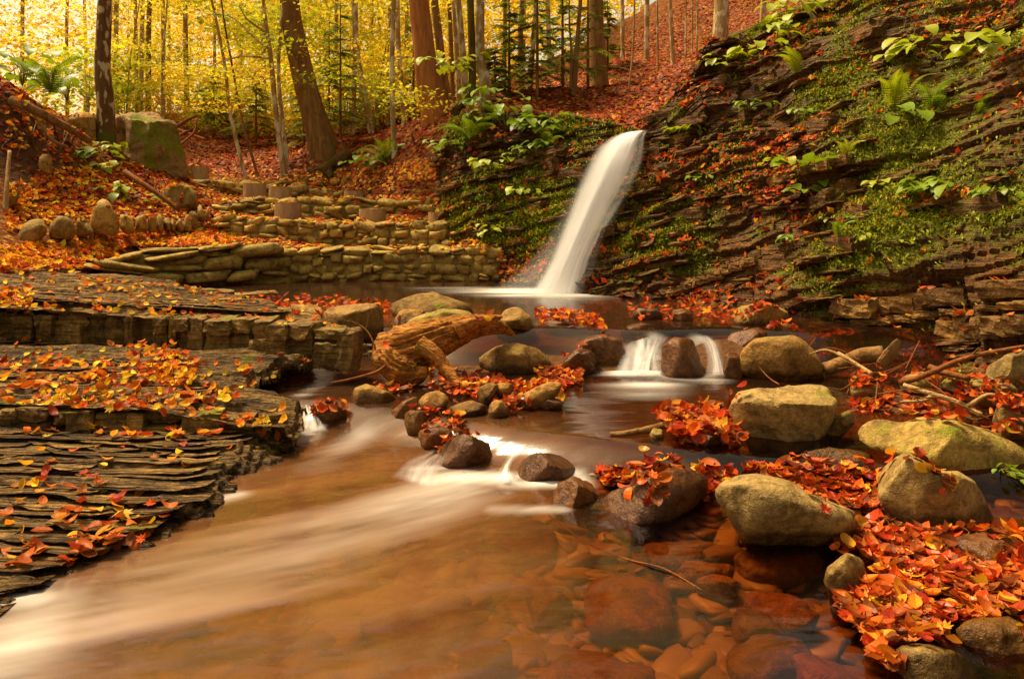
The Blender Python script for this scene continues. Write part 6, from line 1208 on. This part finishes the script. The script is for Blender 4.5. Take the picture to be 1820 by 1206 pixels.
pl = [('bright leafy spray at the top of the rock face', 860, 205, 11.5, 16, 0.15, 'green', 0.5, 0.3), ('leafy spray hanging in the middle of the rock face top', 900, 230, 11.3, 14, 0.14, 'green', 0.45, 0.2), ('bright leafy plant near the fall on the rock face', 955, 240, 11.1, 12, 0.14, 'green', 0.4, 0.2), ('small leafy plant on the mid rock face', 950, 275, 10.9, 8, 0.11, 'green', 0.3, 0.1), ('lime leafed plant lower on the rock face', 870, 300, 11.1, 8, 0.10, 'lime', 0.3, 0.1),
      ('leafy tuft at the rock face corner above the terraces', 800, 265, 11.9, 8, 0.12, 'green', 0.3, 0.1), ('small lime plant at the foot of the rock face', 865, 420, 10.9, 5, 0.09, 'lime', 0.15, 0.1), ('lime sprig drooping beside the fall', 930, 345, 10.6, 5, 0.10, 'lime', 0.2, 0.05),
      ('lime yellow sprig arching over the cliff top', 1400, 45, 9.6, 8, 0.17, 'lime', 0.35, 0.2), ('long lime sprig below the cliff-top one', 1380, 75, 9.5, 7, 0.16, 'lime', 0.3, 0.12), ('lime sprig by the large pale trunk', 1350, 110, 9.6, 7, 0.14, 'lime', 0.3, 0.12), ('yellow leafy sprig at the left of the cliff top', 1285, 120, 10.0, 6, 0.13, 'lime', 0.3, 0.1),
      ('round-leafed green creeper below the cliff top', 1330, 195, 8.9, 14, 0.075, 'green', 0.28, 0.06), ('small green plant in the dark cleft', 1415, 205, 8.4, 7, 0.06, 'green', 0.14, 0.05), ('yellow leafy tuft left of the dark cleft', 1225, 235, 9.3, 8, 0.09, 'lime', 0.2, 0.06), ('broad yellow leaves above the cliff fern', 1640, 100, 8.0, 6, 0.17, 'lime', 0.3, 0.1), ('drooping lime leaves at the cliff edge right', 1760, 100, 7.3, 7, 0.16, 'lime', 0.35, 0.1),
      ('large green leaf pair beside the cliff ferns', 1615, 212, 7.3, 3, 0.15, 'green', 0.1, 0.05), ('bright broad-leafed plant in the middle of the mossy cliff', 1430, 300, 7.6, 5, 0.13, 'green', 0.2, 0.06), ('broad lime leaves left of the mossy cliff centre', 1375, 295, 7.9, 4, 0.11, 'lime', 0.14, 0.05), ('low green leaves under the grey rock flake', 1420, 340, 7.3, 4, 0.12, 'green', 0.14, 0.05), ('glossy green seedling on the right of the cliff', 1655, 345, 6.4, 7, 0.12, 'green', 0.13, 0.08), ('pale starry plant beside the glossy seedling', 1560, 340, 6.8, 6, 0.09, 'lime', 0.12, 0.06),
      ('tiny green plant at the left of the cliff', 1245, 320, 8.6, 6, 0.06, 'green', 0.12, 0.05), ('tiny green plant above the pale block course', 1400, 430, 7.3, 7, 0.05, 'green', 0.15, 0.05), ('lime clover-like patch on the lower cliff', 1550, 430, 6.5, 12, 0.05, 'lime', 0.25, 0.04), ('second clover-like patch at mid cliff', 1480, 390, 7.0, 12, 0.05, 'green', 0.25, 0.04), ('small plant by the frame edge on the cliff', 1760, 350, 6.1, 6, 0.06, 'green', 0.15, 0.05),
      ('green leafy clump on top of the bank', 40, 150, 11.3, 16, 0.17, 'green', 0.6, 0.3), ('second green clump on the bank behind the first', 120, 175, 12.4, 14, 0.17, 'green', 0.6, 0.3), ('light green seedling on the leafy bank', 205, 310, 11.0, 5, 0.15, 'lime', 0.16, 0.1), ('lime seedling just below another on the bank', 210, 340, 10.8, 4, 0.12, 'lime', 0.14, 0.06), ('green seedling near the tall standing stone', 240, 355, 10.7, 6, 0.12, 'green', 0.2, 0.06), ('green sprig at the foot of the mottled tree', 175, 280, 11.8, 6, 0.13, 'green', 0.22, 0.08), ('lime sprig below the block boulder', 195, 270, 11.9, 6, 0.12, 'lime', 0.22, 0.08), ('bright ferny clump on the mossy mound', 668, 300, 12.9, 12, 0.12, 'green', 0.35, 0.15),
      ('mossy green tuft on the long humped boulder', 1775, 840, 3.8, 14, 0.035, 'green', 0.09, 0.03), ('yellow beech sprig hanging beside the burl tree', 805, 130, 12.2, 12, 0.13, 'lime', 0.5, 0.15)]
for a in pl: leafy(*a)

# ------------------------------------------------------------------ gravel of the stream bed
ng = 4200; xg = rng.uniform(-1.6, 2.6, ng); yg = rng.uniform(1.9, 4.4, ng); zg = ground_z(xg, yg)
st = [stone_variant(300 + i, 2, 0.6) for i in range(4)]; k = rng.integers(0, 4, ng); Vs, Fs, cs, off = [], [], [], 0
okg = zg < -0.03; xg, yg, zg = xg[okg], yg[okg], zg[okg]; ng = len(xg); k = k[okg]; sz = 0.018 + 0.085 * rng.random(ng) ** 2.5; rt = rotm(rng.uniform(0, 6.28, ng), rng.normal(0, 0.2, ng), rng.normal(0, 0.2, ng))
palg = np.array([(0.20, 0.095, 0.032), (0.14, 0.07, 0.025), (0.27, 0.16, 0.055), (0.17, 0.06, 0.02), (0.32, 0.21, 0.08), (0.10, 0.05, 0.02)])
for i in range(4):
    s = k == i; Vt = st[i][0] * np.array([1.2, 0.9, 0.28]); V, F, m = leaf_batch((Vt, st[i][1]), np.column_stack([xg, yg, zg + 0.01])[s], rt[s], sz[s]); Vs.append(V); Fs.append(F + off); off += len(V); cs.append(np.repeat(pick(palg, int(s.sum()), 0.3), m, 0))
kk = NT('bed_gravel'); kk.bsdf(kk.mix(0.35, kk.attr('col').outputs['Color'], kk.mix(kk.noise(kk.pos(), 50.0), (0.08, 0.035, 0.012), (0.4, 0.24, 0.09))), 0.5)
link('bed_gravel', mesh_np('bed_gravel', np.vstack(Vs), np.vstack(Fs), kk.m, True, None, np.vstack(cs)), kind='stuff', label='brown gravel and flat pebbles on the stream bed', category='gravel')

# ------------------------------------------------------------------ water
wx = spaced([(-4.6, -2.2, 0.05), (-2.2, 2.6, 0.018), (2.6, 4.2, 0.05)]); wy = spaced([(0.6, 1.9, 0.05), (1.9, 6.6, 0.02), (6.6, 11.0, 0.04)])
WX, WY = np.meshgrid(wx, wy); WZ = water_z(WX, WY)
P3 = np.stack([WX, WY, WX * 0], -1)
def cap(p0, p1, r0, r1, soft=1.0):
    """0..1 falloff round the segment p0-p1 in plan with radii r0..r1."""
    p0 = np.array(p0[:2]); p1 = np.array(p1[:2]); d = p1 - p0; q = np.stack([WX, WY], -1) - p0; t = np.clip((q @ d) / (d @ d + 1e-9), 0, 1)
    dist = np.linalg.norm(q - t[..., None] * d, axis=-1); r = r0 + (r1 - r0) * t; return np.exp(-(dist / r) ** 2 * soft) , t
foam = np.zeros_like(WX); silt = np.zeros_like(WX)
def wp(u, v, z): return Bz(u, v, z)
def addf(p0, p1, r0, r1, a0, a1):
    global foam
    f, t = cap(p0, p1, r0, r1); foam = np.maximum(foam, f * (a0 + (a1 - a0) * t))
addf(wp(1015, 520, .35), wp(920, 520, .35), 0.38, 0.40, 1.3, 1.0); addf(wp(930, 518, .35), wp(760, 514, .35), 0.36, 0.30, 0.95, 0.15); addf(wp(1010, 525, .35), wp(1000, 540, .35), 0.35, 0.4, 0.3, 0.05)
addf(wp(1130, 600, .33), wp(1150, 650, .13), 0.10, 0.18, 0.55, 1.0); addf(wp(1165, 592, .34), wp(1160, 660, .12), 0.07, 0.16, 0.5, 1.0); addf(wp(1240, 590, .34), wp(1270, 660, .12), 0.06, 0.10, 0.5, 0.7)
addf(wp(1110, 665, .12), wp(1260, 672, .12), 0.14, 0.12, 0.9, 0.6); addf(wp(1150, 685, .12), wp(1100, 710, .12), 0.22, 0.25, 0.55, 0.05)
addf(wp(905, 835, .06), wp(935, 800, .11), 0.035, 0.03, 0.75, 0.6); addf(wp(935, 797, .12), wp(1020, 800, .12), 0.025, 0.03, 0.55, 0.6); addf(wp(1025, 805, .11), wp(1035, 850, .03), 0.045, 0.06, 0.4, 0.35); addf(wp(985, 860, 0), wp(900, 850, .02), 0.05, 0.07, 0.6, 0.85)
addf(wp(895, 840, .03), wp(790, 850, .0), 0.09, 0.14, 0.95, 0.6); addf(wp(790, 800, .09), wp(740, 815, .05), 0.04, 0.05, 0.6, 0.4); addf(wp(820, 865, 0), wp(640, 930, 0), 0.17, 0.30, 0.46, 0.20); addf(wp(640, 930, 0), wp(300, 1050, 0), 0.30, 0.42, 0.20, 0.12); addf(wp(300, 1050, 0), wp(60, 1150, 0), 0.30, 0.35, 0.12, 0.2); addf(wp(1000, 905, 0), wp(880, 905, 0), 0.04, 0.06, 0.35, 0.2)
addf(wp(545, 720, .11), wp(552, 750, .05), 0.04, 0.05, 0.9, 0.6); addf(wp(560, 755, .03), wp(520, 790, .0), 0.05, 0.10, 0.7, 0.15); addf(wp(600, 660, .12), wp(540, 700, .12), 0.08, 0.06, 0.3, 0.35); addf(wp(640, 770, .02), wp(560, 830, 0), 0.10, 0.15, 0.25, 0.08)
addf(wp(-20, 1040, 0), wp(60, 1068, 0), 0.12, 0.09, 0.9, 0.6); addf(wp(70, 1075, 0), wp(0, 1190, 0), 0.16, 0.2, 0.35, 0.4); addf(wp(420, 880, 0), wp(350, 900, 0), 0.06, 0.05, 0.3, 0.35)  # white at the left edge is foam plus sky reflection painted as foam
# streaks drawn out along the flow (towards the lower left)
fl = np.array([-0.86, -0.5]); along = WX * fl[0] + WY * fl[1]; acr = -WX * fl[1] + WY * fl[0]
strk = fbm(np.stack([along * 1.1 + 0.25 * acr, acr * 7 + 0.5 * np.sin(along * 1.7), along * 0], -1), 31, 4, 0.6); strk2 = fbm(np.stack([WX * 1.0, WY * 9, WX * 0], -1), 33, 3)
low_w = sstep(4.9, 4.2, WY)
mod = np.where(WY < 5.0, strk, strk2); foam = np.clip(foam * (1 + 1.4 * mod) - 0.03, 0, 1)
left = sstep(0.45, -0.45, WX - 0.10 * (WY - 2.5)) * low_w
silt = 0.72 * left * (0.8 + 0.75 * strk) + 0.12 * sstep(6.2, 6.9, WY) * (1 + 0.25 * strk2) + 0.06 * sstep(4.0, 4.4, WY) * sstep(6.6, 6.0, WY) + 0.15 * sstep(-0.4, -1.0, WX) * sstep(4.3, 4.8, WY) * sstep(6.4, 6, WY)
silt = np.clip(silt, 0, 0.9)
WZ = WZ + 0.006 * foam * (1 + strk) + 0.004 * strk * low_w + 0.002 * strk2
me = mesh_np('stream_water', np.stack([WX, WY, WZ], -1).reshape(-1, 3), grid_faces(len(wx), len(wy)), M['water'], True, {'foam': foam, 'silt': silt})
link('stream_water', me, kind='structure', label='silky amber stream water stepping down from the pool')
# small cascades slipping between the boulders
def cascade(label, Lp, Rp, bulge, seed, top=0.5, bot=0.9):
    n, mS = 36, 20; L_, R_ = resample([A(*p) for p in Lp], n), resample([A(*p) for p in Rp], n); s = np.linspace(0, 1, mS)[None, :, None]; t = np.linspace(0, 1, n)[:, None]; S1 = s[..., 0]
    P = L_[:, None] * (1 - s) + R_[:, None] * s; b = bulge * np.sin(np.pi * S1) * (0.5 + 0.5 * t); P[..., 1] -= b; P[..., 2] += b * 0.5 + 0.006 * fbm(np.stack(np.broadcast_arrays(S1 * 9, t * 1.2, t * 0), -1), seed, 3)
    q = fbm(np.stack(np.broadcast_arrays(S1 * 8 + 0.6 * t, t * 1.1, t * 0), -1), seed + 3, 4, 0.6); al = np.clip((top * 0.6 + (bot - top * 0.6) * t) * (0.75 + 1.5 * q), 0, 1) * np.sin(np.pi * np.clip(S1, 0.01, 0.99)) ** 1.3 * sstep(0.0, 0.18, t) * sstep(1.0, 0.88, t)
    thing('cascade', label, 'cascade', (0, 0, 0), 'small cascades between boulders', mesh_np('cascade', P.reshape(-1, 3), grid_faces(mS, n), M['fall'], True, {'foam': al}))
cascade('silky white cascade left of the dark domed boulder', [(1112, 596, 6.35), (1108, 615, 6.15), (1100, 640, 5.9), (1085, 672, 5.7)], [(1172, 592, 6.35), (1176, 612, 6.1), (1178, 640, 5.85), (1190, 676, 5.65)], 0.05, 3, 0.35, 1.0)
cascade('narrow white strand hugging the dark domed boulder', [(1150, 590, 6.3), (1148, 610, 6.05), (1140, 640, 5.8), (1120, 670, 5.65)], [(1196, 596, 6.2), (1176, 618, 5.98), (1168, 645, 5.75), (1180, 674, 5.6)], 0.06, 9, 0.45, 0.8)
cascade('thin veil of water right of the dark domed boulder', [(1225, 592, 6.35), (1246, 610, 6.1), (1256, 640, 5.85), (1250, 674, 5.65)], [(1270, 596, 6.3), (1282, 615, 6.05), (1286, 640, 5.8), (1300, 672, 5.65)], 0.04, 5, 0.4, 0.6)
cascade('white rim of water curling round the reddish rock', [(925, 792, 4.22), (905, 806, 4.1), (893, 826, 3.98), (870, 858, 3.85)], [(985, 792, 4.2), (935, 802, 4.08), (908, 832, 3.92), (930, 862, 3.82)], 0.02, 7, 0.3, 0.7)
cascade('white run of water below the glossy dark rock', [(770, 795, 4.3), (745, 806, 4.18), (720, 820, 4.05), (690, 850, 3.9)], [(800, 812, 4.12), (790, 826, 4.02), (785, 845, 3.92), (790, 878, 3.76)], 0.02, 12, 0.3, 0.5)
cascade('little white spill at the end of the slate step', [(538, 716, 5.05), (540, 728, 4.95), (542, 742, 4.85), (530, 768, 4.7)], [(556, 718, 5.0), (560, 732, 4.9), (572, 748, 4.8), (590, 770, 4.68)], 0.02, 14, 0.7, 0.7)
# the waterfall: a rounded curtain leaving the lip and fanning into the pool
n, mS = 90, 44
Lf = resample([A(1146, 229, 11.0), A(1136, 233, 10.3), A(1098, 239, 9.7), A(1058, 264, 9.45), A(1028, 322, 9.25), A(999, 399, 9.12), A(974, 464, 9.02), A(938, 522, 8.95)], n)
Rt = resample([A(1168, 229, 11.0), A(1156, 232, 10.3), A(1148, 243, 9.65), A(1144, 292, 9.4), A(1117, 347, 9.25), A(1080, 406, 9.12), A(1053, 458, 9.05), A(1042, 524, 8.98)], n)
s = np.linspace(0, 1, mS)[None, :, None]; t = np.linspace(0, 1, n)[:, None]
S1 = s[..., 0]
def curtain(front):
    P = Lf[:, None] * (1 - s) + Rt[:, None] * s; bul = (0.13 + 0.10 * t) * np.sin(np.pi * S1) ** 0.8
    rid = 0.012 * fbm(np.stack(np.broadcast_arrays(S1 * 16, t * 1.5, t * 0), -1), 5, 3) * np.sin(np.pi * S1)
    P[..., 1] += -bul * (1.0 if front else -0.25) + rid * (1 if front else 0); return P
Vw = np.vstack([curtain(True).reshape(-1, 3), curtain(False).reshape(-1, 3)]); Fw = np.vstack([grid_faces(mS, n), grid_faces(mS, n)[:, ::-1] + n * mS])
q = fbm(np.stack(np.broadcast_arrays(S1 * 9, t * 0.9, t * 0), -1), 8, 4); den = 0.88 + 0.5 * q - 0.75 * sstep(0.42, 0.85, S1) * (1 - 0.55 * t) * (0.75 - 0.8 * q); edge = sstep(0.0, 0.30, S1) * sstep(1.0, 0.72, S1)
al = np.clip(den, 0.05, 1) * edge * sstep(0.0, 0.06, t); al = np.concatenate([al.ravel(), (al * 0.9).ravel()])
me = mesh_np('waterfall', Vw, Fw, M['fall'], True, {'foam': al}); o = thing('waterfall', 'tall silky white waterfall pouring over the cliff lip into the pool', 'waterfall', (0, 0, 0), None, me)

# a thinner outer veil of spray round the curtain
n2, m2 = 60, 30; Lf, Rt = Lf[::1], Rt; s = np.linspace(0, 1, m2)[None, :, None]; t = np.linspace(0, 1, n)[:, None]
L2 = Lf + np.array([-1, 0, 0]) * (0.02 + 0.5 * t ** 5); R2 = Rt + np.array([1, 0, 0]) * (0.01 + 0.18 * t ** 4); P = L2[:, None] * (1 - s) + R2[:, None] * s; S1 = s[..., 0]
P[..., 1] += -(0.20 + 0.16 * t) * np.sin(np.pi * S1); veil = np.clip(0.34 * np.sin(np.pi * S1) ** 1.5 * (0.6 + 0.6 * fbm(np.stack(np.broadcast_arrays(S1 * 7, t * 0.8, t * 0), -1), 15, 3)) * (0.4 + t), 0, 0.6)
link('spray_veil', mesh_np('spray_veil', P.reshape(-1, 3), grid_faces(m2, n), M['fall'], True, {'foam': veil}), o)
